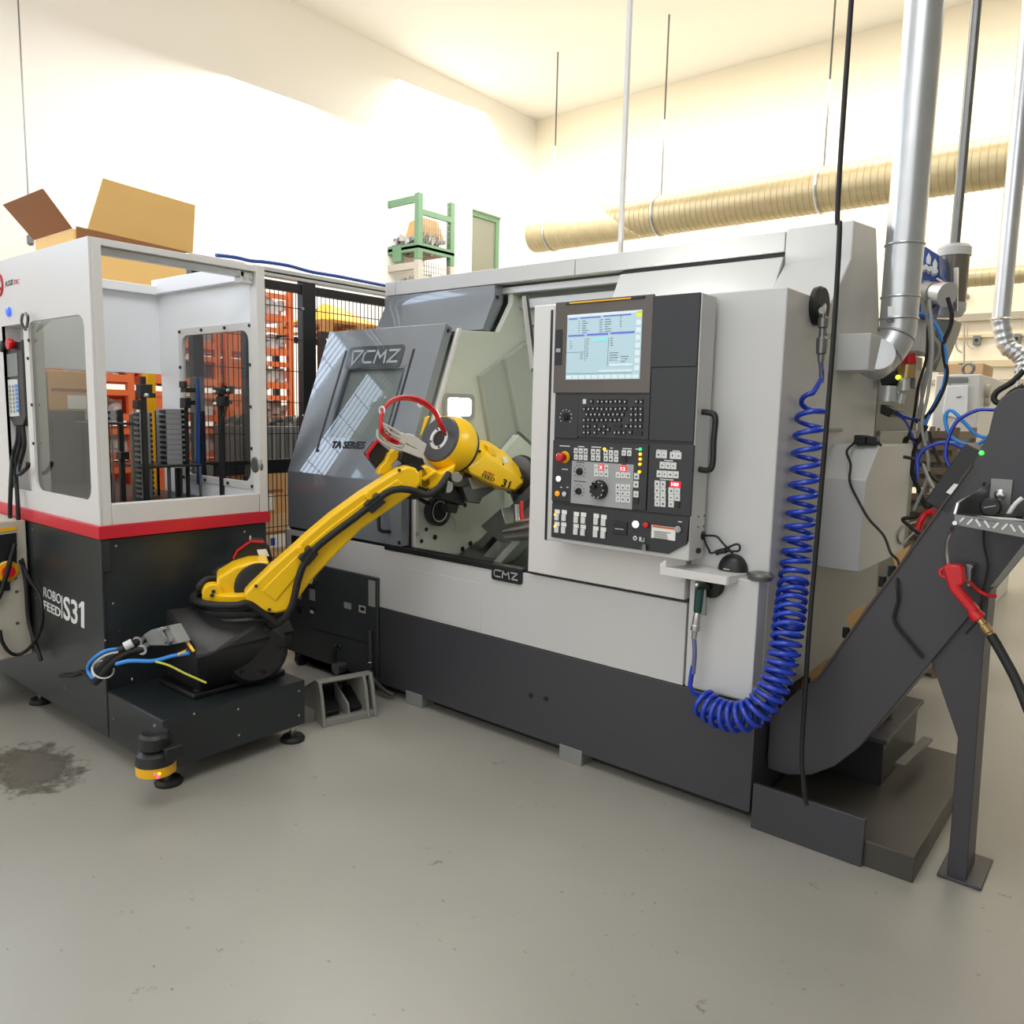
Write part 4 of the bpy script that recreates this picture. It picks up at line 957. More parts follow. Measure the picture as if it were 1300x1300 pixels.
MB().cyl(V((q0.x, 4.9, q1.z)), V((q0.x, 4.9, WZ)), .025, 12).build('drop_pipe', M_['dsteel'], fc)

# loose cables behind the lathe end, each a run of its own
runs = [([(1166, 374), (1174, 392), (1180, 420), (1181, 450), (1176, 480), (1168, 520), (1166, 570)], .009, 'cord', 'grey cable hanging from the blue collector, leftmost of its run'),
 ([(1178, 384), (1178, 400), (1184, 425), (1193, 440), (1190, 455), (1176, 472), (1170, 500), (1176, 560)], .008, 'cord', 'grey cable from the collector socket kinking around a small clip'),
 ([(1203, 378), (1208, 398), (1206, 415), (1198, 435), (1199, 455), (1202, 475), (1195, 500), (1180, 525), (1162, 536)], .010, 'rubber', 'black cable from the plug sweeping right and back down'),
 ([(1160, 396), (1178, 402), (1192, 420), (1199, 440), (1201, 470), (1196, 495), (1178, 530), (1170, 555)], .009, 'lblue', 'pale blue air line curving down from the duct to the cable bundle'),
 ([(1187, 386), (1181, 395), (1178, 415), (1176, 455), (1166, 490), (1160, 530), (1150, 566)], .007, 'rubber', 'thin black cable dropping behind the grey collector cables'),
 ([(1135, 524), (1150, 535), (1160, 560), (1163, 590), (1164, 612)], .007, 'blue', 'blue line leaving the small black outlet, lower of two'),
 ([(1133, 520), (1150, 530), (1170, 532), (1182, 520), (1198, 490)], .008, 'blue', 'blue line leaving the small black outlet, upper of two'),
 ([(1166, 560), (1150, 556), (1148, 575), (1149, 600), (1147, 612)], .009, 'rubber', 'black cable looped above the grey side cover edge'),
 ([(1176, 540), (1160, 575), (1158, 600), (1166, 620), (1176, 645)], .012, 'rubber', 'thick black cable running down through the middle of the bundle'),
 ([(1147, 580), (1160, 583), (1172, 592), (1182, 604), (1192, 613)], .008, 'rubber', 'black cable crossing to the right above the crates'),
 ([(1196, 620), (1178, 647), (1162, 656), (1146, 659), (1155, 668), (1168, 678)], .009, 'rubber', 'black cable folded in a sharp bend beside the conveyor incline'),
 ([(1180, 380), (1184, 440), (1178, 500), (1170, 540), (1178, 580), (1176, 610), (1160, 648)], .007, 'cord', 'grey cord hanging down to the left in the bundle'),
 ([(1172, 590, 3.9), (1180, 610, 3.75), (1192, 632, 3.55), (1197, 645, 3.47)], .007, 'cord', 'grey cord slanting right to the conveyor bolts'),
 ([(1180, 548), (1186, 572), (1193, 588)], .007, 'rubber', 'short black cord in front of the brown crates'),
 ([(1160, 676), (1145, 690), (1140, 680), (1148, 668), (1165, 662)], .005, 'cord', 'thin grey wire ring beside the lathe side cover')]
for k, (p, r, m, lab) in enumerate(runs[:-1]): cable(p, r, m, lab, Y=4.35 if k < 9 else 3.9, group='loose cables behind the lathe end')
p, r, m, lab = runs[-1]; P = [at(x, y, X=-.965) for x, y in p]
MB().tube(P, r, 7, 5).build('cable', M_[m], loc=P[0].to_tuple(), smooth=70, label=lab, cat='cable', group='loose cables behind the lathe end')
MB().tube([at(1166, 672, Y=3.5), at(1170, 660, Y=3.5), at(1177, 652, Y=3.5), at(1186, 650, Y=3.485)], .014, 10).build('suction_hose', M_['redp'], loc=at(1166, 674, Y=3.5).to_tuple(), label='red hose end behind the conveyor incline', cat='hose', smooth=60)

# ------------------------------------------------------------------ robot loading cell at the left
Y1, XC, YB = 1.55, -3.70, 2.42
ZR0, ZR1, ZTP = 1.035, 1.095, 2.372
cell = thing('loading_cell', 'white and anthracite robot loading cell with red stripe and open front', 'machine cell', (-4.4, 1.95, 0))
def ep(mb, name, m, bev=.003, parent=cell, **k): return mb.build(name, M_[m] if isinstance(m, str) else m, parent, bev, **k)
XL = -5.5
# dark lower cabinet, one sheet per face
cab = ep(MB().box(XL, XC-.03, Y1+.006, YB, .10, ZR0), 'base_cabinet', 'anthr')
ep(MB().box(XL, XC+.002, Y1-.004, Y1+.01, .092, 1.03), 'side_panel', 'anthr', .003)
ep(MB().box(XC-.034, XC-.012, Y1+.01, YB, .30, 1.03), 'front_panel', 'anthr', .003)
ep(MB().box(XC-.05, XC+.004, Y1-.001, Y1+.04, .88, 1.032), 'corner_plate', 'anthr', .002)
# platform in front for the robot
plat = ep(MB().box(XC-.03, -3.172, Y1, 2.272, .09, .314), 'platform', 'anthr', .004)
ep(MB().box(XC+.004, -3.170, Y1+.004, 2.268, .314, .3175), 'platform_lid', 'anthr', .001)
ep(MB().box(XC+.002, XC+.006, Y1-.002, Y1, .1, .31), 'joint', 'black', 0)
# red stripe and white ledge
ep(MB().box(XL, XC+.012, Y1-.012, YB+.012, ZR0, ZR1), 'red_stripe', 'red', .002)
ep(MB().box(XL, XC, Y1, Y1+.012, ZR1, 1.19), 'side_ledge', 'white', .002)
ep(MB().box(XC-.05, XC+.003, Y1+.055, YB-.048, ZR1, 1.192), 'front_ledge', 'white', .003)
ep(MB().box(XL, XC-.05, Y1+.05, YB-.05, ZR1, 1.13), 'table_plate', 'black', 0)
# side sheet with a glazed opening and a recess for the pendant
g_ = lambda x, y: at(x, y, Y=Y1)
wL, wR, wB, wT = -4.425, -3.775, 1.205, 2.045
rL, rR, rT = g_(3, 414).x, g_(29, 410).x, 2.04
side = MB()
def sbox(xa, xb, za, zb): side.box(xa, xb, Y1, Y1+.012, za, zb)
mid = (rR+.0)
side.frame(rect_like((mid, Y1, 1.19), (XC, Y1, 1.19), (mid, Y1, ZTP)), rrect((wL, Y1, wB), (wR, Y1, wB), (wL, Y1, wT), .06), (0, .012, 0))
sbox(rL, rR, rT, ZTP); sbox(XL, rL, 1.19, ZTP)
ep(side, 'side_sheet', 'white', 0)
ep(MB().poly(rrect((wL-.02, Y1+.014, wB-.02), (wR+.02, Y1+.014, wB-.02), (wL-.02, Y1+.014, wT+.02), .06), (0, .005, 0)), 'side_window', 'smoke', 0)
ep(MB().box(rL, rR, Y1+.085, Y1+.09, 1.095, rT), 'recess_back', 'white', 0)
ep(MB().box(rL-.01, rL, Y1, Y1+.09, 1.095, rT), 'recess_side', 'white', 0)
ep(MB().box(rR, rR+.01, Y1+.012, Y1+.09, 1.19, rT), 'recess_side', 'white', 0)
ep(MB().box(rL, rR, Y1+.012, Y1+.09, rT, rT+.01), 'recess_top', 'white', 0)
for x, y in ((36, 455), (41, 514), (43, 563), (37, 432)):
    p = g_(x, y); ep(MB().cyl(p, p+V((0, -.006, 0)), .008, 8), 'window_screw', 'black', 0)
ep(MB().tube([g_(36, 420)+V((0, -.01, 0)), g_(36, 410)+V((0, -.03, 0)), g_(41, 399)+V((0, -.04, 0)), g_(46, 401)+V((0, -.04, 0)), g_(44, 407)+V((0, -.03, 0)), g_(38, 416)+V((0, -.015, 0))], .007, 8), 'window_latch', 'dsteel', 0, smooth=60)
# frame of the open front: posts, top rail with its track
ep(MB().box(XC-.06, XC+.002, Y1+.013, Y1+.054, ZR1, ZTP), 'corner_post', 'white', .002)
ep(MB().box(XC-.06, XC+.004, YB-.045, YB+.004, 1.09, ZTP+.004), 'corner_post', 'white', .002)
ep(MB().box(XC-.06, XC, Y1+.05, YB-.04, ZTP-.03, ZTP), 'top_rail', 'white', .002)
ep(MB().box(XC-.07, XC-.02, Y1+.06, YB-.10, ZTP-.062, ZTP-.034), 'door_track', 'galv', .002)
ep(MB().box(XC-.08, XC-.02, YB-.12, YB-.05, ZTP-.09, ZTP-.035), 'track_bracket', 'white', .002)
for dy in (.1, .065): ep(MB().cyl((XC-.02, YB-dy, ZTP-.065), (XC-.012, YB-dy, ZTP-.065), .008, 10), 'screw', 'steel', 0)
# inner walls
XI = -4.775
ep(MB().box(XI-.012, XI, Y1+.05, YB-.02, 1.835, 2.30), 'inner_panel', 'lit_white', .002)
ep(MB().box(XI-.05, XI+.05, Y1+.05, YB-.02, 2.30, 2.35), 'inner_beam', 'lit_white', .002)
bwin = dict(L=g_(0, 0).x)
bl_, br2, tl_ = at(240, 612, Y=YB), at(327, 628, Y=YB), at(229, 418, Y=YB)
bx0, bx1, bz0, bz1 = -4.545, -3.775, 1.205, 2.095
back = MB()
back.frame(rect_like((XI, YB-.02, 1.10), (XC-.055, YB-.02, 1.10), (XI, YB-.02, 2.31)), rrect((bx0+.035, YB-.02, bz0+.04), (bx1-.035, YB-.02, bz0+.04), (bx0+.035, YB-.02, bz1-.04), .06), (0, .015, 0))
ep(back, 'back_wall', 'lit_white', 0)
wf = MB(); wf.frame(rrect((bx0, YB-.026, bz0), (bx1, YB-.026, bz0), (bx0, YB-.026, bz1), .02), rrect((bx0+.035, YB-.026, bz0+.04), (bx1-.035, YB-.026, bz0+.04), (bx0+.035, YB-.026, bz1-.04), .06), (0, .006, 0))
fr_ = ep(wf, 'window_surround', 'white', .001)
ep(MB().poly(rrect((bx0+.01, YB-.019, bz0+.01), (bx1-.01, YB-.019, bz0+.01), (bx0+.01, YB-.019, bz1-.01), .06), (0, .005, 0)), 'window_pane', 'glass', 0)
for i in range(4):
    x = bx0+.018+(bx1-bx0-.036)*i/3
    for z in (bz0+.018, bz1-.018): ep(MB().cyl((x, YB-.026, z), (x, YB-.034, z), .009, 8), 'screw', 'black', 0, fr_)
for i in range(1, 4):
    z = bz0+(bz1-bz0)*i/4
    for x in (bx0+.016, bx1-.016): ep(MB().cyl((x, YB-.026, z), (x, YB-.034, z), .009, 8), 'screw', 'black', 0, fr_)
ep(MB().box(XI, XC-.06, YB-.065, YB-.02, 2.305, 2.388), 'back_beam', 'lit_white', .003)
p = at(327, 590, Y=YB-.03); ep(MB().lathe(p, (0, -1, 0), [(0, .05), (.01, .05), (.02, .035), (.02, 0)], 24), 'lock_disc', 'dsteel', 0)
# feet
def foot(x, y, ztop):
    f = MB(); f.lathe((x, y, 0), (0, 0, 1), [(0, .058), (.012, .06), (.026, .05), (.03, .02), (.03, 0)], 24); o = ep(f, 'foot', 'rubber', 0)
    ep(MB().lathe((x, y, .028), (0, 0, 1), [(0, .016), (.02, .018), (.022, .012), (ztop-.028, .012)], 12), 'foot_spindle', 'steel', 0, o)
foot(-3.235, 1.60, .095); foot(-3.225, 2.235, .095); foot(-4.66, 1.60, .105); foot(-5.3, 2.3, .11)
for x, y in ((144, 766), (145, 912), (114, 945), (83, 873), (134, 813), (45, 759), (42, 672), (79, 677), (34, 698), (168, 862)):
    p = at(x, y, Y=Y1-.004); ep(MB().cyl(p, p+V((0, -.003, 0)), .006, 8), 'rivet', 'steel', 0)
for x, y in ((147, 693), (310, 675), (152, 801)):
    p = at(x, y, X=XC-.012); ep(MB().cyl(p, p+V((.003, 0, 0)), .006, 8), 'rivet', 'steel', 0)
for x, y in ((302, 900), (303, 933), (379, 877), (379, 908), (196, 921), (246, 906)):
    p = at(x, y, X=-3.172); ep(MB().cyl(p, p+V((.003, 0, 0)), .006, 8), 'rivet', 'steel', 0)
# lettering
q = lambda x, y: at(x, y, Y=Y1-.0045)
text('ROBO', q(55.5, 757), q(77.5, 767.5), q(55.5, 745), M_['print'], 'lettering', cell)
text('FEED', q(55.5, 773), q(77, 784), q(55.5, 762), M_['print'], 'lettering', cell, fat=.018)
ep(MB().poly([q(78.2, 756), q(79.2, 756.5), q(79.2, 785), q(78.2, 784.5)], (0, -.001, 0)), 'divider_print', 'print', 0)
text('S3', q(81, 786), q(98.8, 794), q(80.5, 756), M_['print'], 'lettering', cell, fat=.018)
ep(MB().poly([q(*t) for t in ((103.2, 796), (107.2, 797.8), (107, 764.5), (104, 763.3), (100.2, 767.6), (100.4, 772), (103, 770.2))], (0, -.001, 0)), 'lettering', 'print', 0)
s_ = lambda x, y: at(x, y, Y=Y1-.0005)
text('ASSIS', s_(6.5, 364.5), s_(17, 361.5), s_(6.5, 357.5), M_['printk'], 'lettering', cell)
text('TEC', s_(17.6, 361.4), s_(24.5, 360), s_(17.6, 355.5), M_['printr'], 'lettering', cell)
c = s_(-1, 362); R1 = (s_(4.5, 362)-c).length
ep(MB().ring(c, (0, 1, 0), R1*.85, R1*.12, 28, 6), 'round_emblem', 'printr', 0)
ep(MB().ring(c, (0, 1, 0), R1*.4, R1*.10, 20, 6, .6, 5.4), 'round_emblem', 'printr', 0)
M_['bled'] = mat('blue_lit_button', (70, 110, 250), .3, emit=.5)
p = s_(12, 396); ep(MB().lathe(p, (0, -1, 0), [(0, .025), (.01, .024), (.014, .015), (.014, 0)], 20), 'blue_button', 'bled', 0)

# teach pendant in the recess
pe = thing('teach_pendant', 'black teach pendant with keypad in the white recess of the cell', 'pendant', g_(20, 540).to_tuple())
YP = Y1+.012
def pq(x, y): return at(x, y, Y=YP)
MB().poly([pq(4, 436), pq(27, 431), pq(31, 500), pq(33, 530), pq(29, 541), pq(17, 541), pq(12, 530), pq(7, 470)], (0, .04, 0)).build('body', M_['black'], pe, .008)
MB().poly([pq(9, 450), pq(22, 448), pq(23.5, 477), pq(10.5, 479)], (0, -.003, 0)).build('screen', M_['bin'], pe)
MB().poly([pq(10.5, 482), pq(22.5, 481.5), pq(25, 528), pq(13, 529)], (0, -.003, 0)).build('keypad', M_['key'], pe)
g = MB(); g2 = MB()
for r in range(7):
    for c_ in range(2):
        a_ = pq(13.3+c_*4+r*.3, 491+r*5.2); g.box(a_.x-.011, a_.x+.011, YP-.006, YP-.003, a_.z-.008, a_.z+.008)
    a_ = pq(21.3+r*.35, 490+r*5.2); g2.box(a_.x-.015, a_.x+.015, YP-.006, YP-.003, a_.z-.008, a_.z+.008)
g.build('keys', M_['sgrey'], pe, kind='stuff'); g2.build('blue_keys', M_['lblue'], pe, kind='stuff')
MB().lathe(pq(17.5, 437), (0, -1, 0), [(0, .022), (.02, .03), (.03, .028), (.032, 0)], 18).build('stop_button', M_['redp'], pe)
MB().lathe(pq(6, 440), (0, -1, 0), [(0, .03), (.02, .03), (.024, .02), (.024, 0)], 14).build('selector', M_['black'], pe)
for k, pts in enumerate((((23, 541), (22, 560), (16, 580), (14, 610), (13, 660), (18, 690)), ((26, 541), (26, 562), (20, 590), (22, 630), (24, 670), (26, 700), (33, 740), (37, 790), (52, 838)),
                         ((29, 541), (31, 566), (25, 590), (24, 602), (34, 594), (36, 588)))):
    P = [at(x, y, Y=(YP if i < 3 else Y1-.04)) for i, (x, y) in enumerate(pts)]
    MB().tube(P, .011, 8).build('cable', M_['rubber'], pe, smooth=70)

# beige cabinet with its emergency stop, hung on the side of the cell
bX = at(33, 745, Y=1.52).x
zt0, zb0 = at(31, 661, Y=1.52).z, at(34, 829, Y=1.52).z
bc = thing('control_cabinet', 'beige control cabinet with emergency stop mounted on the side of the loading cell', 'cabinet', (bX-.4, 1.3, zb0))
MB().box(bX-.8, bX, .95, 1.535, zb0, zt0).build('body', M_['beige'], bc, .006)
pp = lambda x, y: at(x, y, X=bX)
MB().poly([pp(-14, 681), pp(20.5, 676), pp(21, 735), pp(-14, 741)], (.006, 0, 0)).build('switch_plate', M_['black'], bc)
MB().poly([pp(-14, 673), pp(21, 668), pp(21, 672.5), pp(-14, 678)], (.004, 0, 0)).build('yellow_strip', M_['yellow2'], bc)
p = pp(9, 725); MB().lathe(p, (1, 0, 0), [(0, .055), (.006, .055), (.012, .046), (.012, 0)], 24).build('stop_collar', M_['yellow2'], bc)
MB().lathe(p, (1, 0, 0), [(0, .024), (.02, .032), (.032, .03), (.034, 0)], 20).build('stop_button', M_['redp'], bc)
MB().poly([pp(-10, 741), pp(12, 738), pp(12.5, 749), pp(-10, 752)], (.008, 0, 0)).build('socket', M_['black'], bc)
for x, y in ((21, 751), (22, 791)):
    p = pp(x, y); MB().cyl(p, p+V((.004, 0, 0)), .008, 8).build('screw', M_['dsteel'], bc)
XB_ = bX+.03
MB().tube([at(0, 800, X=XB_), at(3, 815, X=XB_), at(12, 828, X=XB_), at(24, 831, X=XB_), at(38, 822, Y=1.5), at(50, 803, Y=1.5), at(54, 780, Y=1.5), at(50, 755, Y=1.5), at(38, 737, Y=1.5), at(31, 722, Y=1.5), at(20, 702, Y=1.5), at(14, 680, Y=1.5), at(13, 655, Y=1.5)], .009, 8).build('looped_cable', M_['rubber'], loc=at(24, 831, X=XB_).to_tuple(), label='black cable hanging in a wide loop before the beige control cabinet', cat='cable', smooth=70)
MB().tube([at(19, 690, X=XB_), at(12, 715, X=XB_), at(2, 750, X=XB_), at(-8, 770, X=XB_)], .012, 8).build('loose_cable', M_['rubber'], loc=at(12, 715, X=XB_).to_tuple(), label='short dark cable crossing in front of the emergency stop', cat='cable', smooth=70)

# ------------------------------------------------------------------ yellow robot on the platform
BX, BY = -3.42, 2.08
def plane_fn(az, o):
    az = math.radians(az); u = V((math.cos(az), math.sin(az), 0)); n = V((-math.sin(az), math.cos(az), 0)); o = V(o)
    def f(x, y, off=0.0):
        d = ray(x, y); q = o+n*off; return CAM+d*((q-CAM).dot(n)/d.dot(n))
    return f, u, n
AQ, AU, AN = plane_fn(60, (BX, BY, 0))
rob = thing('industrial_robot', 'yellow six-axis robot arm on a black pedestal reaching into the lathe', 'robot', (BX, BY, .318))
def rp_(mb, name, m, bev=0, parent=rob, **k): return mb.build(name, M_[m] if isinstance(m, str) else m, parent, bev, **k)
rp_(MB().box(-3.64, -3.30, 1.76, 2.25, .318, .345), 'base_plate', 'satin', .008)
for x, y in ((-3.33, 1.80), (-3.33, 2.2)): rp_(MB().lathe((x, y, .345), (0, 0, 1), [(0, .02), (.012, .02), (.016, .012), (.016, 0)], 12), 'base_bolt', 'black')
t1 = V((-3.50, 1.745, .71)); t2, t3 = at(249, 828, Y=1.72), at(273, 828, Y=1.77)
ringp = [V((BX+.205*math.cos(a/12*2*PI), BY+.205*math.sin(a/12*2*PI), .655)) for a in range(12)]
rp_(MB().hull([V((-3.62, 1.80, .345)), V((-3.31, 1.80, .345)), V((-3.31, 2.23, .345)), V((-3.62, 2.23, .345)), t1, t2, t3, t2+V((0, 0, -.03)), V((-3.5, 1.75, .42)), V((-3.22, 2.25, .55)), V((-3.6, 2.28, .55))]+ringp), 'pedestal', 'satin', .012)
c = at(325, 826, X=-3.24); rp_(MB().lathe(c+V((-.12, .03, 0)), (1, -.25, -.08), [(0, .16), (.13, .155), (.15, .13), (.155, .06), (.155, 0)], 28), 'gear_cover', 'satin', 0)
for a in range(6):
    q = c+V((.032, -.008, -.003))+V((.26, 1, 0)).normalized()*.115*math.cos(a)+V((0, 0, 1))*.115*math.sin(a)
    rp_(MB().cyl(q, q+V((.01, -.003, 0)), .009, 8), 'cover_bolt', 'black')
rp_(MB().lathe((BX, BY, .64), (0, 0, 1), [(0, .21), (.02, .215), (.03, .205), (.04, .21), (.06, .21), (.065, .19), (.08, .19)], 40), 'turning_ring', 'satin')
# turret
rp_(MB().lathe((BX, BY, .715), (0, 0, 1), [(0, .165), (.05, .168), (.06, .15), (.06, 0)], 36), 'turret_flange', 'yellow')
tq = lambda pts, off: [AQ(x, y, off) for x, y in pts]
tur = tq([(256, 762), (258, 745), (266, 742), (275, 747), (275, 734), (284, 729), (298, 720), (318, 714), (342, 713), (342, 723), (330, 728), (318, 736), (311, 747), (311, 752), (297, 757), (300, 771), (308, 776), (308, 783), (294, 786), (278, 782), (266, 773)], -.10)
rp_(MB().poly(tur, AN*.2), 'turret', 'yellow', .012)
rp_(MB().lathe(AQ(270, 754, -.115), AN, [(0, .045), (.05, .05)], 20), 'stop_boss', 'yellow', .004)
for x, y in ((271, 751), (269, 756)): rp_(MB().cyl(AQ(x, y, -.122), AQ(x, y, -.11), .009, 10), 'boss_hole', 'black')
rp_(MB().poly(tq([(296, 757), (307, 754), (310, 763), (300, 768)], -.14), AN*.06), 'stop_block', 'yellow', .006)
rp_(MB().lathe(AQ(328, 740, -.02), -AN, [(0, .115), (.1, .115), (.105, .1), (.105, 0)], 32), 'shoulder_hub', 'satin')
# shoulder motor
mo_ = rp_(MB().poly(tq([(296, 709), (301, 699), (318, 687), (335, 688), (343, 698), (347, 712), (330, 718), (298, 717)], .08), AN*.14), 'shoulder_motor', 'black', .006)
re = [AQ(x, y, .078) for x, y in ((296, 709), (301, 699), (318, 687), (335, 688))]
g = MB()
for a_, b_ in zip(re, re[1:]): g.bar(a_, b_, .008, .02, AN)
rp_(g, 'red_edge', 'redp', 0, mo_)
g = tq([(326, 698), (338, 697), (342, 706), (329, 707)], .078); rp_(MB().poly(g, AN*.003), 'motor_label', 'paper', 0, mo_)
rp_(MB().cyl(AQ(318, 688, .14), AQ(318, 680, .14), .005, 6), 'lifting_pin', 'steel', 0, mo_)
# lower arm
arm = [(310, 754), (318, 745), (340, 724), (374, 694), (389, 680), (420, 654), (460, 625), (490, 606), (508, 595), (518, 592), (528, 594), (534, 602), (535, 613), (528, 623), (519, 631), (460, 671), (420, 711), (395, 738), (377, 763), (366, 776), (350, 779), (335, 777), (320, 771), (312, 763)]
la = rp_(MB().poly(tq(arm, -.215), AN*.105), 'lower_arm', 'yellow', .012)
rib = [(332, 750), (380, 702), (420, 668), (468, 632), (505, 608), (512, 615), (462, 651), (420, 688), (390, 716), (350, 764)]
rp_(MB().poly(tq(rib, -.222), AN*.012), 'arm_rib', 'yellow', .006)
for x, y in ((325, 744), (507, 597), (342, 774)): rp_(MB().cyl(AQ(x, y, -.22), AQ(x, y, -.2), .008, 10), 'arm_bolt', 'black')
rp_(MB().lathe(AQ(524, 612, -.10), AN, [(0, .09), (.14, .09)], 28), 'elbow_hub', 'satin')
# elbow casting and hollow forearm
E0 = AQ(556, 556, 0.0)
FQ, FU, FN = plane_fn(92, E0)
fqs = lambda pts, off: [FQ(x, y, off) for x, y in pts]
tip = FQ(667, 611, 0)
fa = (tip-E0).normalized()
fside = fa.cross(V((0, 0, 1))).normalized(); fup = fside.cross(fa)
Rb = .15
c0 = E0+fa*.02
rp_(MB().lathe(c0, fa, [(0, .06), (0, .128), (.03, .142), (.065, Rb), (.11, Rb), (.14, .14), (.16, .12)], 40), 'elbow_barrel', 'yellow')
M_['disc'] = mat('charcoal_disc_paint', (74, 76, 80), .35)
rp_(MB().lathe(c0-fa*.012, fa, [(0, .058), (0, .118), (.014, .127), (.014, .058)], 40, False), 'rear_disc', 'disc')
rp_(MB().lathe(c0-fa*.016, fa, [(.05, .040), (0, .042), (0, .06), (.02, .06)], 32, False), 'hollow_ring', 'print')
rp_(MB().lathe(c0-fa*.008, fa, [(0, .043), (.004, 0)], 20), 'hollow_core', 'black')
for a in range(4):
    q = c0-fa*.017+(fside*math.cos(a*PI/2+.4)+fup*math.sin(a*PI/2+.4))*.051; rp_(MB().cyl(q, q-fa*.004, .006, 8), 'ring_screw', 'black')
neck = tq([(520, 606), (530, 596), (541, 590), (560, 600), (580, 588), (575, 604), (558, 618), (540, 623), (527, 618)], -.10)
rp_(MB().poly(neck, AN*.2), 'elbow_casting', 'yellow', .012)
rp_(MB().poly(tq([(536, 608), (553, 597), (555, 600), (539, 611)], -.125), AN*.04), 'casting_rib', 'yellow', .004)
rp_(MB().poly(tq([(480, 603), (482, 594), (490, 585), (494, 576), (501, 570), (507, 574), (506, 582), (498, 590), (499, 596), (488, 603)], -.04), AN*.08), 'motor_bracket', 'yellow', .006)
rp_(MB().poly(tq([(535, 553), (541, 530), (546, 528), (544, 534)], -.10), AN*.03), 'bracket_fin', 'yellow', .003)
rp_(MB().lathe(c0+fa*.145, fa, [(0, .134), (.02, .132)], 40), 'joint_seam', 'black')
mid_ = fqs([(586, 592), (605, 557), (620, 560), (641, 573), (655, 588), (668, 604), (667, 616), (654, 625), (631, 622), (590, 599)], 0)
near = fqs([(595, 594), (617, 579), (650, 601), (662, 613), (653, 622), (630, 617), (597, 601)], -.10)
far = [p+FN*.1 for p in fqs([(595, 585), (606, 562), (640, 575), (662, 606), (655, 618), (628, 612)], 0)]
rp_(MB().hull(mid_+near+far), 'forearm', 'yellow', .008)
rp_(MB().poly(fqs([(619, 566), (628, 570), (631, 580), (621, 577)], -.075), FN*.03+V((0, 0, .012))), 'forearm_cover', 'yellow', .004)
for x, y in ((609, 573), (638, 590), (663, 606)): rp_(MB().cyl(FQ(x, y, -.085), FQ(x, y, -.06), .008, 10), 'forearm_bolt', 'black')
lq = lambda x, y: FQ(x, y, -.1025)
text('FEED', lq(611.5, 605.5), lq(627, 612), lq(613, 600.5), M_['printk'], 'lettering', rob)
text('ROBO', lq(614.5, 600), lq(627, 605), lq(615.5, 597), M_['printr'], 'lettering', rob)
text('31', lq(636, 617), lq(646, 620.5), lq(639.5, 607.5), M_['printk'], 'lettering', rob, fat=.015)
q4 = [FQ(x, y, -.072) for x, y in ((638, 581), (643, 580), (646, 587), (641, 588))]
rp_(MB().poly(q4, FN*.01), 'warning_label', 'paper', 0)
rp_(MB().lathe(FQ(658, 603, 0)-fa*.02, fa, [(0, .11), (.02, .125), (.10, .12), (.14, .09), (.14, 0)], 28), 'wrist', 'black')
rp_(MB().cyl(FQ(652, 618, 0), FQ(664, 650, .0), .035, 16), 'wrist_flange', 'dsteel')
# elbow motor with connector block, red and white lines
m3 = rp_(MB().poly(tq([(466, 577), (479, 560), (497, 574), (500, 582), (483, 599)], .02), AN*.12), 'elbow_motor', 'black', .006)
g = MB(); re = [AQ(x, y, .015) for x, y in ((467, 582), (466, 576), (479, 559), (487, 563))]
for a_, b_ in zip(re, re[1:]): g.bar(a_, b_, .012, .02, AN)
rp_(g, 'red_edge', 'redp', 0, m3)
rp_(MB().poly(tq([(507, 584), (512, 572), (537, 582), (540, 590), (532, 596), (520, 593)], -.06), AN*.1), 'valve_base', 'black', .004)
M_['conn'] = mat('pale_grey_connector', (196, 192, 184), .45)
for pts in ([(507, 561), (511, 549), (519, 553), (515, 566)], [(515, 562), (519, 550), (527, 554), (524, 568)], [(522, 566), (526, 553), (534, 558), (531, 571)], [(529, 571), (533, 558), (542, 564), (538, 577)], [(510, 572), (515, 564), (538, 574), (534, 582)]):
    rp_(MB().poly(tq(pts, -.09), AN*.06), 'connector', 'conn', .004)
for k, dz in enumerate((0, .012)):
    P = [FQ(564, 551, -.03), FQ(559, 541, -.06), FQ(551, 524, -.05), FQ(538, 513, -.03), FQ(520, 507, 0), FQ(503, 508, 0), FQ(489, 518, 0), FQ(483, 535, 0), FQ(485, 550, 0), AQ(495, 559, -.05), AQ(506, 564, -.06)]
    rp_(MB().tube([p+V((dz*.6, 0, dz)) for p in P], .008, 8), 'red_hose', 'redp', smooth=70)
for x, y in ((485, 521), (534, 512)): rp_(MB().ring(FQ(x, y, 0), FU, .018, .004, 14, 6), 'cable_tie', 'print')
for pts in (((488, 541), (498, 551), (508, 556)), ((479, 545), (480, 556), (492, 565), (510, 572)), ((484, 548), (490, 560), (502, 566), (512, 566)), ((486, 538), (500, 545), (512, 553))):
    rp_(MB().tube([AQ(x, y, -.08) for x, y in pts], .006, 7), 'white_cable', 'conn', smooth=70)
# dress pack: black conduit up the arm with its clamps
P = [AQ(345, 795, -.17), AQ(360, 786, -.22), AQ(371, 768, -.245), AQ(378, 738, -.25), AQ(386, 716, -.25), AQ(400, 697, -.25), AQ(420, 680, -.25), AQ(448, 659, -.25), AQ(474, 639, -.25), AQ(492, 625, -.25), AQ(508, 621, -.25), AQ(525, 623, -.25), AQ(542, 628, -.22), AQ(556, 620, -.2), AQ(570, 601, -.15)]
rp_(MB().tube(P, .017, 12), 'conduit', 'rubber', smooth=70)
for a_, b_ in (((384, 713), (398, 697)), ((466, 646), (484, 631))):
    a3, b3 = AQ(*a_, -.235), AQ(*b_, -.235); rp_(MB().bar(a3, b3, .06, .06, AN), 'conduit_clamp', 'black', .006)
    q = (a3+b3)/2+(b3-a3).normalized().cross(AN)*.045; rp_(MB().cyl(q-AN*.02, q+AN*.03, .016, 12), 'clamp_boss', 'yellow')
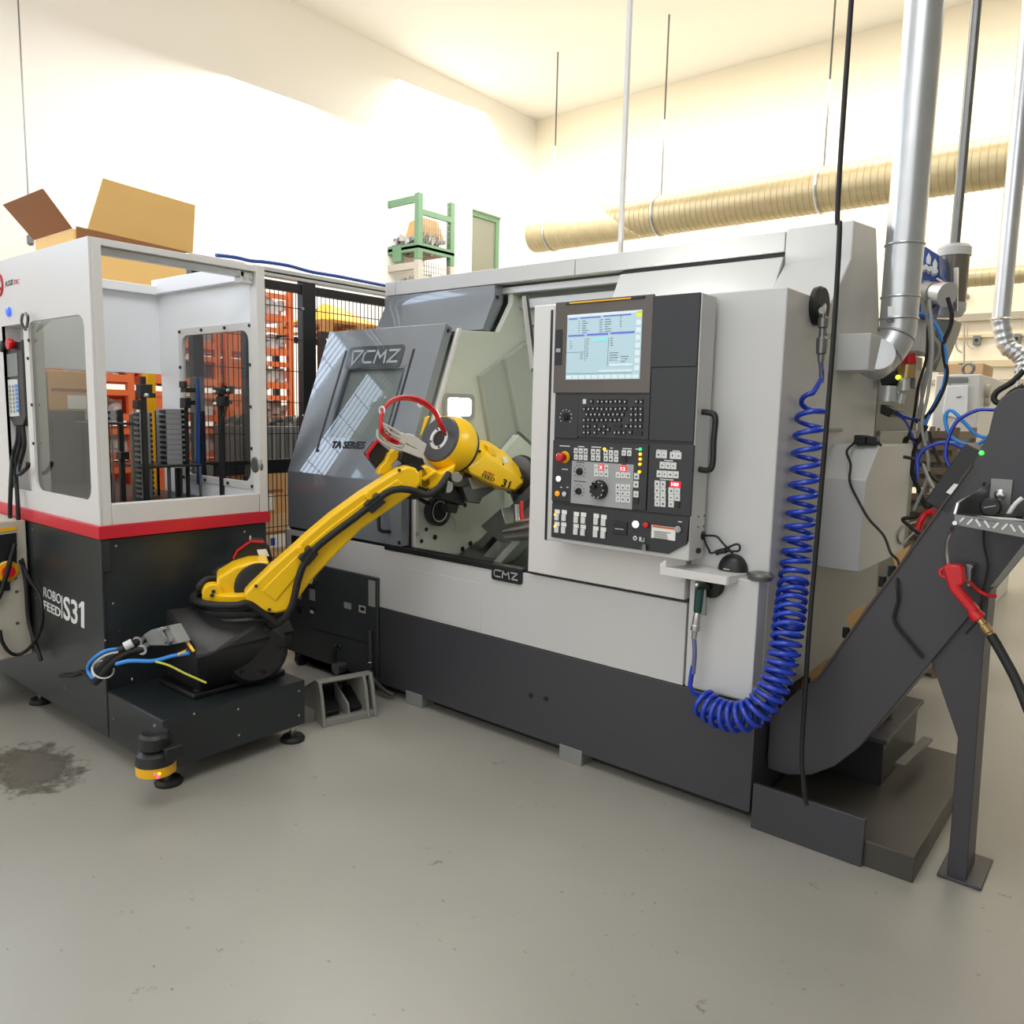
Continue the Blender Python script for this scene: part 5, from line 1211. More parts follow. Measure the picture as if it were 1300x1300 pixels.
rp_(MB().tube([V((BX+.215*math.cos(a), BY+.215*math.sin(a), .735)) for a in [math.radians(d_) for d_ in range(160, 355, 15)]]+[AQ(352, 792, -.2)], .018, 10), 'base_conduit', 'rubber', smooth=70)
P = [V((BX+.2*math.cos(math.radians(160)), BY+.2*math.sin(math.radians(160)), .735)), AQ(254, 748, -.05), AQ(262, 736, -.02), AQ(276, 735, .02), AQ(272, 728, .1), AQ(285, 720, .14), AQ(297, 722, .12)]
rp_(MB().tube(P, .017, 10), 'base_conduit', 'rubber', smooth=70)
# gripper below the wrist
GQ = lambda pts, off: fqs(pts, off)
def gb(pts, off, th, nm, m, bev=.005): return rp_(MB().poly(GQ(pts, off), FN*th), nm, m, bev)
gb([(573, 601), (583, 590), (600, 600), (598, 622), (574, 616)], .05, .10, 'gripper_body', 'dsteel')
gb([(554, 622), (570, 606), (575, 618), (592, 634), (588, 642), (560, 633)], .06, .07, 'gripper_finger', 'black')
gb([(568, 640), (584, 640), (580, 652), (571, 651)], .07, .05, 'gripper_jaw', 'black')
gb([(588, 618), (614, 614), (632, 620), (613, 632), (609, 640), (594, 637)], .03, .12, 'gripper_body', 'dsteel')
gb([(596, 606), (612, 606), (628, 618), (600, 622)], .02, .08, 'gripper_plate', 'galv')
rp_(MB().cyl(FQ(584, 596, .04), FQ(580, 606, .0), .03, 14), 'air_fitting', 'steel')
rp_(MB().lathe(FQ(567, 618, .05), -FN, [(0, .035), (.02, .03)], 14), 'fitting_nut', 'print')
rp_(MB().tube([FQ(563, 625, .04), FQ(566, 608, .02), FQ(573, 598, 0), FQ(580, 590, 0)], .014, 8), 'air_hose', 'rubber', smooth=70)

# connector and supply lines at the pedestal
cn = thing('cable_connector', 'grey metal cable connector plugged into the black robot pedestal', 'connector', at(205, 810, Y=1.66).to_tuple())
def nb(mb, nm, m, bev=0, **k): return mb.build(nm, M_[m], cn, bev, **k)
tr_ = lambda pts, Y: trace(pts, Y=Y)
nb(MB().poly(tr_([(181, 806), (190, 800), (214, 794), (227, 817), (211, 820), (189, 820)], 1.66), (0, .06, 0)), 'housing', 'bin', .006)
nb(MB().bar(at(205, 797, Y=1.655), at(217, 818, Y=1.655), .012, .01), 'locking_lever', 'steel'); nb(MB().bar(at(203, 800, Y=1.652), at(213, 796, Y=1.652), .014, .012), 'locking_lever', 'steel'); nb(MB().bar(at(211, 816, Y=1.652), at(219, 812, Y=1.652), .014, .012), 'locking_lever', 'steel')
for a_, b_ in (((181, 812), (174, 815)), ((187, 821), (180, 825))): nb(MB().cyl(at(*a_, Y=1.66), at(*b_, Y=1.62), .024, 14), 'cable_gland', 'steel')
CB = lambda pts: [at(x, y, Y=yy) for x, y, yy in pts]
nb(MB().tube(CB([(176, 814, 1.63), (163, 820, 1.58), (148, 829, 1.53), (135, 841, 1.5), (125, 855, 1.48), (119, 863, 1.47)]), .017, 10), 'cable', 'rubber', smooth=70)
nb(MB().tube(CB([(182, 824, 1.63), (165, 828, 1.58), (150, 836, 1.53), (138, 847, 1.5), (128, 859, 1.48), (121, 866, 1.47)]), .017, 10), 'cable', 'rubber', smooth=70)
nb(MB().cyl(at(158, 821, Y=1.56), at(168, 816, Y=1.59), .02, 12), 'cable_sleeve', 'print')
nb(MB().ring(at(131, 850, Y=1.49), V((-.6, 0, -.6)), .045, .004, 18, 6), 'cable_tie', 'print')
nb(MB().tube(CB([(119, 862, 1.46), (112, 852, 1.46), (114, 842, 1.46), (124, 832, 1.47), (136, 826, 1.5), (150, 824, 1.54), (165, 823, 1.58)]), .009, 8), 'blue_hose', 'lblue', smooth=70)
nb(MB().tube(CB([(120, 860, 1.455), (117, 850, 1.455), (122, 840, 1.455), (136, 831, 1.48), (150, 828, 1.52)]), .005, 7), 'beige_wire', 'conn', smooth=70)
nb(MB().tube(CB([(148, 843, 1.5), (165, 839, 1.53), (195, 839, 1.6), (218, 833, 1.66), (240, 829, 1.70)]), .009, 8), 'blue_hose', 'lblue', smooth=70)
nb(MB().cyl(at(228, 831, Y=1.68), at(238, 826, Y=1.70), .012, 10), 'brass_fitting', 'brass')
M_['earth'] = mat('green_yellow_wire', (190, 190, 70), .5)
nb(MB().tube(CB([(198, 840, 1.6), (215, 845, 1.62), (235, 855, 1.66), (262, 867, 1.72)]), .005, 7), 'earth_wire', 'earth', smooth=70)
nb(MB().bar(at(236, 813, Y=1.715), at(246, 827, Y=1.715), .012, .006), 'yellow_tag', 'yellow2')
nb(MB().tube(CB([(118, 864, 1.50), (105, 853, 1.52), (95, 857, 1.53), (77, 858, 1.535)]), .010, 8), 'cable', 'rubber', smooth=70)

# safety scanner on the platform corner
sc = at(198, 972, Y=1.475)
ss = thing('safety_scanner', 'black round safety scanner with yellow band at the platform corner', 'scanner', (sc.x, 1.475, sc.z-.02))
zz = lambda y: at(198, y, Y=1.475).z
X0 = sc.x
k_ = .0034
def sb(mb, nm, m, bev=0): return mb.build(nm, M_[m], ss, bev)
sb(MB().lathe((X0, 1.475, zz(980)), (0, 0, 1), [(0, .07), (.005, .078), (zz(967)-zz(980), .078)], 32), 'yellow_band', 'yellow2')
sb(MB().lathe((X0, 1.475, zz(967)), (0, 0, 1), [(0, .079), (zz(955)-zz(967), .075), (zz(950)-zz(967), .05), (zz(948)-zz(967), .03)], 32), 'body', 'satin')
sb(MB().lathe((X0, 1.475, zz(950)), (0, 0, 1), [(0, .055), (.008, .062), (zz(934)-zz(950), .062), (zz(930)-zz(950), .05), (zz(932)-zz(950), .02), (zz(932)-zz(950), 0)], 32), 'scan_head', 'black')
sb(MB().box(X0-.02, X0+.09, 1.475, Y1, zz(962), zz(945)), 'mount', 'black', .004)
M_['sred'] = mat('red_status_led', (255, 60, 110), .3, emit=3); M_['syel'] = mat('yellow_status_led', (255, 200, 40), .3, emit=3)
dv = (CAM-V((X0, 1.475, 0))); dv.z = 0; dv.normalize(); sd = V((-dv.y, dv.x, 0))
for ox, y, m in ((.012, 973, 'syel'), (-.004, 973, 'sred'), (.006, 977, 'sred')):
    p = V((X0, 1.475, zz(y)))+(dv+sd*ox*12).normalized()*.077; sb(MB().ball(p, .006), 'status_led', m)

# ------------------------------------------------------------------ dark hydraulic cabinet and foot pedal at the left of the lathe
YH = 2.95
hx0, hx1 = -4.30, at(479, 780, Y=YH).x
hz1, hz0 = at(479, 734, Y=YH).z, at(440, 851, Y=YH).z
hc = thing('hydraulic_cabinet', 'dark grey hydraulic cabinet with gauge and labels at the lathe left end', 'cabinet', ((hx0+hx1)/2, YH+.02, 0))
M_['hyd'] = mat('blackish_grey_enamel', (54, 58, 61), .4)
def hb(mb, nm, m, bev=0, **k): return mb.build(nm, M_[m], hc, bev, **k)
hb(MB().box(hx0, hx1, YH, YF-.001, hz0, hz1), 'door', 'hyd', .004)
H = lambda x, y: at(x, y, Y=YH)
hb(MB().bar(H(398, 798)+V((0, -.001, 0)), H(471, 818)+V((0, -.001, 0)), .003, .006), 'joint', 'black')
p = H(398, 735); g_o = hb(MB().lathe(p, (0, -1, 0), [(0, .034), (.02, .034), (.024, .028), (.024, 0)], 20), 'gauge', 'dsteel'); hb(MB().cyl(p+V((0, -.024, 0)), p+V((0, -.026, 0)), .026, 20), 'gauge_face', 'paper', 0)
def hl_(x0, y0, x1, y1, m='sgrey', nm='label', d=.002):
    a_, b_ = H(x0, y0), H(x1, y1); hb(MB().box(a_.x, b_.x, YH-d, YH, b_.z, a_.z), nm, m)
hl_(377, 748, 383, 761); hl_(393, 747, 400, 763); hl_(437, 764, 446, 774); hl_(468, 736, 476.5, 771); hl_(456, 768, 464, 779, 'beige'); hl_(458, 770, 463, 776, 'black', 'latch', .004)
hl_(378, 769, 383, 779, 'black', 'latch', .006); hl_(394, 770, 400, 778, 'black', 'latch', .006); hl_(395, 774, 399, 779, 'print', 'latch_mark', .008)
hb(MB().tube([H(430, 821)+V((0, 0, .01)), H(430, 821)+V((0, -.03, 0)), H(430, 843)+V((0, -.03, 0)), H(430, 843)], .014, 8), 'handle', 'black')
for y in (821, 843): hb(MB().lathe(H(430, y), (0, -1, 0), [(0, .02), (.01, .02), (.01, 0)], 12), 'handle_flange', 'dsteel')
hb(MB().box(hx0+.05, hx1-.2, YH+.02, YF, .03, hz0), 'drip_pan', 'black', .004)
hb(MB().tube([H(473, 800)+V((0, -.02, 0)), H(474, 835)+V((0, -.02, 0)), H(473, 848)+V((0, -.02, 0)), H(466, 858)+V((0, -.03, 0)), H(450, 861)+V((0, -.05, 0)), H(440, 856)+V((0, -.06, 0)), H(433, 862)+V((0, -.1, 0)), at(431, 872, Z=.12)], .014, 8), 'conduit', 'dgrey', smooth=70)
hb(MB().tube([H(474, 850)+V((0, -.02, 0)), H(478, 862)+V((0, -.02, 0)), at(490, 878, Y=2.93), at(500, 882, Y=2.955)], .014, 8), 'conduit', 'dgrey', smooth=70)
hb(MB().ring(H(473, 839)+V((0, -.02, 0)), (0, 0, 1), .018, .004, 14, 6), 'conduit_clip', 'steel')
hb(MB().cyl((hx1-.30, YH-.005, .10), (hx1-.30, YH-.07, .10), .035, 14), 'outlet_valve', 'dsteel')
for x in (hx0+.12, hx1-.33): hb(MB().lathe((x-.02, YH+.02, .04), (1, 0, 0), [(0, .04), (.04, .04)], 18), 'castor', 'black')

pa, pb = at(409, 923, Z=0), at(478, 908, Z=0)
pu = (pb-pa).normalized(); pn = V((-pu.y, pu.x, 0)); pw = (pb-pa).length
if pn.dot(fwd) < 0: pn = -pn
fp_ = thing('foot_pedal', 'grey metal double foot pedal on the floor before the dark cabinet', 'pedal', ((pa+pb)/2).to_tuple())
def fb(mb, nm, m, bev=.003): return mb.build(nm, M_[m], fp_, bev)
M_['pedal'] = mat('grey_pedal_casting', (140, 139, 132), .45)
PL = lambda a_, b_, c_: pa+pu*a_+pn*b_+V((0, 0, c_))
fb(MB().poly([PL(0, 0, 0), PL(pw, 0, 0), PL(pw, .28, 0), PL(0, .28, 0)], (0, 0, .02)), 'base', 'pedal')
fb(MB().poly([PL(.02, -.01, 0), PL(pw-.02, -.01, 0), PL(pw-.02, .03, 0), PL(.02, .03, 0)], (0, 0, .035)), 'toe_bar', 'pedal')
for s_, nm in ((0, 'cheek'), (pw-.02, 'cheek'), (pw-.06, 'inner_cheek')):
    fb(MB().poly([PL(s_, -.02, 0), PL(s_, .28, 0), PL(s_, .28, .13), PL(s_, .10, .225), PL(s_, .05, .225), PL(s_, .02, .16)], pu*.018), nm, 'pedal')
fb(MB().poly([PL(0, .05, .225), PL(0, .10, .225), PL(0, .28, .13), PL(0, .28, .115), PL(0, .10, .21), PL(0, .05, .213)], pu*pw), 'hood', 'pedal')
fb(MB().poly([PL(.0, .27, 0), PL(pw, .27, 0), PL(pw, .27, .12), PL(0, .27, .12)], pn*.01), 'back', 'dgrey')
fb(MB().poly([PL(pw*.48, .0, .02), PL(pw*.48, .2, .02), PL(pw*.48, .2, .16), PL(pw*.48, .02, .09)], pu*.012), 'divider', 'pedal')
for k in (0, 1):
    o_ = pw*(.10+.42*k)
    fb(MB().poly([PL(o_, .06, .03), PL(o_+pw*.30, .06, .03), PL(o_+pw*.30, .22, .10), PL(o_, .22, .10)], V((0, 0, .02))), 'pedal_pad', 'black')
fb(MB().poly([PL(-.10, .10, 0), PL(0, .10, 0), PL(0, .10, .06), PL(-.10, .10, .12)], pn*.01), 'side_bracket', 'pedal')

# ------------------------------------------------------------------ magazine and tray stacks inside the cell
mg = thing('magazine_rack', 'black magazine rack of upright rods inside the white cell', 'rack', (-4.3, 2.0, 1.13))
def gb_(mb, nm, m, bev=0): return mb.build(nm, M_[m], mg, bev)
ZT_ = 1.13
def rod(x, y0, y1, wpx, X, m='black'):
    a_, b_ = at(x, y0, X=X), at(x, y1, X=X)
    wd = wpx*(a_-CAM).dot(fwd)/FPX
    gb_(MB().box(X-wd/2, X+wd/2, a_.y-wd/2, a_.y+wd/2, ZT_, a_.z), 'rod', m, .002)
for x, y0, w_, X, m in ((137, 537, 3, -4.2, 'black'), (141.5, 537, 2, -4.2, 'dsteel'), (152, 520, 6, -4.3, 'black'), (166.5, 526, 4, -4.2, 'dsteel'), (181, 478, 6, -4.15, 'black'), (171, 521, 2.5, -4.5, 'black'), (198, 521, 3, -4.5, 'black'),
                        (212, 521, 3.5, -4.5, 'black'), (214, 594, 3, -4.35, 'dsteel'), (225, 594, 5, -4.35, 'black'), (229.5, 594, 3, -4.35, 'dsteel'), (236, 516, 4, -4.3, 'black'), (254, 592, 3, -4.25, 'dsteel'), (280, 500, 6, -4.1, 'black'), (192, 592, 2, -4.3, 'dsteel')):
    rod(x, y0, 640, w_, X, m)
def blk(x0, x1, y0, y1, X, th=.06, nm='clamp_head', m='black'):
    gb_(MB().poly(trace([(x0, y1), (x1, y1), (x1, y0), (x0, y0)], X=X), (th, 0, 0)), nm, m, .003)
blk(172, 187, 488, 505, -4.17); blk(186, 191, 499, 505, -4.17); blk(168, 173, 508, 519, -4.17); blk(147, 158, 573, 583, -4.32)
blk(227, 231, 484, 492, -4.32); blk(229, 242, 492, 498, -4.32); blk(228, 236, 505, 518, -4.32); blk(237, 242, 508, 514, -4.32)
blk(271, 279, 492, 501, -4.12); blk(280, 291, 490, 500, -4.12); blk(274, 284, 503, 516, -4.12); blk(283, 288, 508, 513, -4.12)
for x, y in ((272, 498), (289, 496), (273, 513), (186, 502), (175, 523)): gb_(MB().ball(at(x, y, X=-4.05), .013, seg=10, rg=6), 'sensor_tip', 'steel')
gb_(MB().tube([at(290, 500, X=-4.05), at(287, 520, X=-4.05), at(281, 535, X=-4.05), at(279, 560, X=-4.05)], .006, 6), 'sensor_cable', 'rubber')
gb_(MB().tube([at(252, 480, X=-4.35), at(251.5, 550, X=-4.35), at(252, 615, X=-4.35)], .011, 8), 'blue_tube', 'enblue')
def plate(x0, x1, y, X0, X1, d=.012):
    a_, b_ = at(x0, y, X=X0), at(x1, y, X=X0); gb_(MB().box(X1, X0, a_.y, b_.y, a_.z-d, a_.z), 'tier_plate', 'black', .002)
plate(126, 172, 536.5, -4.15, -4.45); plate(186, 257, 592, -4.25, -4.62)
proto_tray = {}
def tray_stack(xl, xm, xr, yb, yt, X, n, where, group):
    a_, b_ = at(xm, yb, X=X), at(xr, yb, X=X)
    xl_ = at(xl, yb, Y=a_.y).x
    zt2 = at(xm, yt, X=X).z; hh = (zt2-a_.z)/n
    root = None
    for i in range(n):
        lab = '%s tray counted from the bottom of the %s' % (ORD[i], where)
        if root is None:
            root = thing('workpiece_tray', lab, 'tray', ((X+xl_)/2, (a_.y+b_.y)/2, a_.z), group)
            z0_ = a_.z
            MB().box(xl_, X, a_.y, b_.y, z0_+.0004, z0_+hh-.0006).build('body', M_['tray'], root, .002)
            MB().box(xl_+(X-xl_)*.45, xl_+(X-xl_)*.95, a_.y-.008, a_.y, z0_+hh*.25, z0_+hh*.75).build('grip', M_['black'], root)
            MB().box(X, X+.006, b_.y-(b_.y-a_.y)*.15, b_.y, z0_+hh*.2, z0_+hh*.8).build('latch', M_['black'], root)
        else: dup(root, (0, 0, hh*i), lab)
ORD = ['lowest', 'second', 'third', 'fourth', 'fifth', 'sixth', 'seventh', 'eighth', 'ninth', 'tenth', 'eleventh', 'twelfth', 'thirteenth', 'fourteenth', 'fifteenth', 'sixteenth', 'seventeenth', 'eighteenth']
tray_stack(200, 213, 235, 591, 519, -4.32, 11, 'grey stack on the right tier plate', 'grey trays on the right tier plate')
tray_stack(170, 181, 196, 637, 523, -4.40, 17, 'grey stack behind the thick black rod', 'grey trays behind the thick black rod')
tray_stack(108, 142, 149, 535, 520, -4.20, 2, 'short grey stack on the left tier plate', 'grey trays on the left tier plate')

# ------------------------------------------------------------------ mesh fence from the cell back to the wall
XFN = -4.5
fe = thing('mesh_fence', 'black steel mesh fence with posts between the cell and the lathe', 'fence', (XFN, 3.6, 0))
def fbld(mb, nm, m, bev=0, **k): return mb.build(nm, M_[m], fe, bev, **k)
posts = [(2.445, 2.51), (2.79, 2.89), (3.215, 3.32), (4.5, 4.6)]
for a_, b_ in posts:
    fbld(MB().box(XFN-.03, XFN+.03, a_, b_, 0, 2.475), 'post', 'black', .003)
    fbld(MB().box(XFN-.06, XFN+.06, a_-.04, b_+.04, 0, .012), 'post_foot', 'black')
for (a0, a_), (b_, b1) in zip(posts, posts[1:]):
    fbld(MB().box(XFN-.02, XFN+.02, a_, b_, 2.40, 2.455), 'frame_rail', 'black')
    fbld(MB().box(XFN-.02, XFN+.02, a_, b_, 1.222, 1.312), 'frame_rail', 'black')
    fbld(MB().box(XFN-.02, XFN+.02, a_, b_, .12, .16), 'frame_rail', 'black')
    g = MB(); nv = max(2, round((b_-a_)/.0335))
    for k in range(1, nv):
        y = a_+(b_-a_)*k/nv; g.box(XFN-.002, XFN+.002, y-.002, y+.002, .14, 2.42)
    for k in range(11):
        z = .25+k*.205; g.box(XFN+.002, XFN+.006, a_, b_, z-.0025, z+.0025)
    fbld(g, 'wire_mesh', 'black', 0, kind='stuff')
fbld(MB().box(XFN-.03, XFN+.03, 2.43, 4.6, 2.475, 2.495), 'top_profile', 'alu', .002)
fbld(MB().box(XFN-.03, XFN+.03, 2.43, 4.6, 2.505, 2.53), 'top_profile', 'alu', .002)
fbld(MB().box(XFN-.012, XFN+.012, 2.43, 4.6, 2.49, 2.51), 'profile_core', 'black')
for y in (2.88, 3.215, 3.32):
    for z in (1.0, 1.6, 2.3): fbld(MB().cyl((XFN+.03, y, z), (XFN+.036, y, z), .01, 8), 'clip', 'steel')
MB().tube(trace([(274, 324), (285, 325), (300, 327), (318, 331), (335, 332.5), (365, 337), (395, 345), (430, 351), (460, 357), (490, 363)], X=XFN), .012, 8).build('blue_air_line', M_['enblue'], loc=(XFN, 3.4, 2.54), smooth=70, label='blue air line lying along the top of the mesh fence', cat='hose')

# ------------------------------------------------------------------ orange stillages stacked behind the fence
SX0, SX1, SH = -7.0, -6.2, .298
def make_stillage(y0, y1):
    r = thing('metal_stillage', '', 'stillage', ((SX0+SX1)/2, (y0+y1)/2, 0), 'orange stillages behind the fence')
    def b(mb, nm, m, **k): return mb.build(nm, M_[m], r, 0, **k)
    for x in (SX0, SX1-.05):
        for y in (y0, y1-.05): b(MB().box(x, x+.05, y, y+.05, .0, SH), 'post', 'orange')
    b(MB().box(SX1-.03, SX1, y0+.05, y1-.05, .03, .085), 'bottom_rail', 'orange'); b(MB().box(SX1-.03, SX1, y0+.05, y1-.05, .225, .268), 'top_rail', 'orange')
    b(MB().box(SX0+.05, SX1-.05, y0, y0+.03, .03, .085), 'bottom_rail', 'orange'); b(MB().box(SX0+.05, SX1-.05, y0, y0+.03, .225, .268), 'top_rail', 'orange')
    b(MB().box(SX0, SX0+.03, y0+.05, y1-.05, .03, .27), 'back_panel', 'orange')
    b(MB().box(SX0+.03, SX1-.03, y0+.03, y1-.01, .04, .055), 'floor_plate', 'orange')
    b(MB().box(SX1-.025, SX1-.005, y0+.05, y0+.05+(y1-y0)*.18, .085, .225), 'side_plate', 'orange')
    b(MB().box(SX1-.002, SX1+.002, y0+.32, y0+.40, .235, .260), 'label', 'paper')
    return r
M_['lumps'] = mat('rough_castings', (176, 166, 160), .5, var=.6, scale=18)
M_['lumps2'] = mat('dark_bolts', (110, 102, 100), .45, var=.6, scale=22)
M_['lumps3'] = mat('pale_castings', (222, 218, 214), .5, var=.4, scale=18)
def lumps(r, y0, y1, z, n, m, hgt=.13):
    g = MB()
    for k in range(n):
        s_ = random.uniform(.016, .036); g.obox((random.uniform(SX1-.22, SX1-.05), random.uniform(y0+.07, y1-.07), z+.06+random.random()*hgt), Vector((random.random(), random.random(), .3)).normalized(), (0, 1, 0), (0, 0, 1), s_, s_, s_)
    o = g.build('metal_parts', M_[m], r, kind='stuff')
PW = ['on the floor', 'second from the floor', 'third from the floor', 'fourth from the floor', 'fifth from the floor', 'sixth from the floor', 'seventh from the floor', 'eighth from the floor', 'topmost']
cols = [(2.22, 2.9, 'left', 8), (2.95, 3.63, 'middle', 8), (3.68, 4.36, 'right', 9)]
proto = None
for ci, (a_, b_, side_, n) in enumerate(cols):
    for i in range(n):
        lab = 'orange stillage %s in the %s stack behind the fence' % (PW[i] if i < n-1 else 'topmost', side_)
        if proto is None: proto = make_stillage(cols[0][0], cols[0][1]); r = proto; r['label'] = lab
        else: r = dup(proto, (0, a_-cols[0][0], i*SH), lab)
for r in [o for o in COL.objects if o.name.startswith('metal_stillage')]:
    z = r.location.z; yc = r.location.y
    lumps(r, yc-.34, yc+.34, z+.0, 90, random.choice(['lumps', 'lumps2', 'lumps3', 'lumps3']))
# a narrow yellow guide column before the stillages
yc_ = at(191, 500, X=-5.6)
MB().box(-5.66, -5.58, yc_.y-.025, yc_.y+.03, 0, 2.3).build('yellow_column', M_['yellow2'], loc=(-5.62, yc_.y, 0), label='narrow yellow column behind the white cell', cat='column')
MB().box(-6.1, -5.95, 4.42, 4.72, 0, 1.72).build('red_locker', mat('dark_red_enamel', (150, 28, 36), .5), loc=(-6.0, 4.57, 0), label='dark red locker behind the wide fence post', cat='locker')

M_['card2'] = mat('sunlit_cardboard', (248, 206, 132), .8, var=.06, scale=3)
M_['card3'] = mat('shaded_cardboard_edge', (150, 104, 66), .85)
# green cabinet with two cartons, seen through the side window of the cell
gc = thing('green_cabinet', 'dark green cabinet behind the side window of the white cell', 'cabinet', (-5.85, 2.05, 0))
M_['dkg'] = mat('dark_green_enamel', (62, 74, 64), .5)
MB().box(-6.1, -5.65, 1.72, 2.46, 0.02, 1.60).build('body', M_['dkg'], gc, .006)
MB().box(-6.08, -5.67, 1.74, 2.44, 0, .02).build('plinth', M_['black'], gc)
for y in (1.9, 2.09, 2.28): MB().box(-5.652, -5.645, y-.008, y+.008, .1, 1.55).build('door_rib', M_['anthr'], gc)
for k, (ya2, yb2) in enumerate(((1.74, 2.08), (2.09, 2.44))):
    r = thing('carton', ('left', 'right')[k]+' brown carton on top of the dark green cabinet', 'carton', (-5.85, (ya2+yb2)/2, 1.60))
    MB().box(-6.05, -5.68, ya2, yb2, 1.60, 1.86).build('box', M_['card'], r, .004)
    MB().box(-5.68, -5.677, ya2+.02, yb2-.02, 1.725, 1.745).build('tape', M_['card3'], r)
    MB().box(-5.68, -5.677, (ya2+yb2)/2-.06, (ya2+yb2)/2+.06, 1.61, 1.70).build('label', M_['paper'], r)

# carton on top of the left and middle stacks
ct = thing('open_carton', 'big open cardboard carton above the white cell', 'carton', (-6.55, 3.0, 8*SH))
y0_, y1_ = at(122, 340, X=-6.2).y-.15, at(242, 320, X=-6.2).y
zc0, zc1 = 8*SH, at(180, 306, X=-6.2).z
def cb(mb, nm, m): return mb.build(nm, M_[m], ct, .003)
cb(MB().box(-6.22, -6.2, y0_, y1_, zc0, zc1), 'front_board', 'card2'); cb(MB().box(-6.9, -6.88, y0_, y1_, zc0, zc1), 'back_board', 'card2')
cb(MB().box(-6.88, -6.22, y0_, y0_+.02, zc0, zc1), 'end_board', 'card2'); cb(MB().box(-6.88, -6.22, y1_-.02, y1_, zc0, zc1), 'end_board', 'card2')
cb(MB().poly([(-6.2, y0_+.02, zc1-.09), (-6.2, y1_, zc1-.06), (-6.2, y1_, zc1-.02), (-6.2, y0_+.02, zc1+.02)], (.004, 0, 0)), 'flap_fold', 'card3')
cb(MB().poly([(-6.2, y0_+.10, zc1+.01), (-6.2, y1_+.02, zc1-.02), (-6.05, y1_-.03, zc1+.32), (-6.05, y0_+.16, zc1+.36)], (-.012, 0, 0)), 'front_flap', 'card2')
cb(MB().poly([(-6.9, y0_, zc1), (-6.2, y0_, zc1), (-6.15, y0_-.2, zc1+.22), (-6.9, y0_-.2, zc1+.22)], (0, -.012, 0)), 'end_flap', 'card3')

# what stands between fence and stillages: cartons with a grey bin on top
def carton(x0, y0, x1, y1, X, dep, lab, m='card'):
    a_, b_ = at(x0, y1, X=X), at(x1, y0, X=X)
    zb_ = a_.z if a_.z > .02 else 0
    r = thing('carton', lab, 'carton', (X-dep/2, (a_.y+b_.y)/2, zb_))
    MB().box(X-dep, X, a_.y, b_.y, zb_, b_.z).build('box', M_[m], r, .004)
    MB().box(X, X+.002, a_.y, b_.y, (zb_+b_.z)/2-.015, (zb_+b_.z)/2+.015).build('tape', M_['card3'], r)
    MB().box(X, X+.002, a_.y+(b_.y-a_.y)*.12, a_.y+(b_.y-a_.y)*.45, zb_+(b_.z-zb_)*.2, zb_+(b_.z-zb_)*.42).build('label', M_['paper'], r)
    return a_, b_
M_['card4'] = mat('tan_cardboard', (206, 172, 132), .8, var=.08)
zA = at(350, 700, X=-5.5).z; zB_ = at(350, 652, X=-5.5).z; zC = at(350, 607, X=-5.5).z
ya_, yb_ = at(330, 650, X=-5.5).y, at(385, 650, X=-5.5).y
for z0_, z1_, yy0, yy1, lab, m in ((0, zA, ya_, yb_, 'lowest tan carton of the pile behind the fence', 'card4'), (zA+.002, zB_, ya_, yb_, 'middle tan carton with blue label of the pile behind the fence', 'card4'), (zB_+.002, zC+.08, ya_, (ya_+yb_)/2+.03, 'upper left carton of the pile behind the fence', 'card'), (zB_+.002, zC+.10, (ya_+yb_)/2+.035, yb_+.03, 'upper right carton of the pile behind the fence', 'card4')):
    r = thing('carton', lab, 'carton', (-5.75, (yy0+yy1)/2, z0_))
    MB().box(-6.0, -5.5, yy0, yy1, z0_, z1_).build('box', M_[m], r, .004)
    MB().box(-5.5, -5.497, yy0+.02, yy1-.02, (z0_+z1_)/2-.012, (z0_+z1_)/2+.012).build('tape', M_['card3'], r)
    if z0_ == 0: continue
    MB().box(-5.5, -5.497, yy0+(yy1-yy0)*.2, yy0+(yy1-yy0)*.55, z0_+.03, z0_+.03+(z1_-z0_)*.35).build('label', M_['paper'], r)
    if 'blue' in lab: MB().box(-5.497, -5.495, yy0+(yy1-yy0)*.22, yy0+(yy1-yy0)*.32, z0_+.05, z0_+.05+(z1_-z0_)*.2).build('blue_print', M_['enblue'], r)
zt3 = zC+.102
bn = thing('parts_bin', 'grey ribbed bin heaped with metal parts behind the fence', 'bin', (-5.75, (ya_+yb_)/2, zt3))
zbt = at(360, 541, X=-5.5).z
MB().box(-6.0, -5.5, ya_-.1, yb_+.1, zt3, zbt).build('shell', M_['bin'], bn, .006)
for k in range(9):
    y = ya_-.08+k*(yb_-ya_+.16)/8; MB().box(-5.5, -5.485, y-.012, y+.012, zt3+.01, zbt-.01).build('rib', M_['bin'], bn)
g = MB()
for k in range(160): g.obox((random.uniform(-5.95, -5.52), random.uniform(ya_-.08, yb_+.08), zbt+random.random()*.06), Vector((random.random(), random.random(), random.random())).normalized(), Vector((random.random(), -random.random(), 0)).normalized(), (0, 0, 1), .025, .014, .014)
g.build('metal_parts', M_['parts'], bn, kind='stuff')

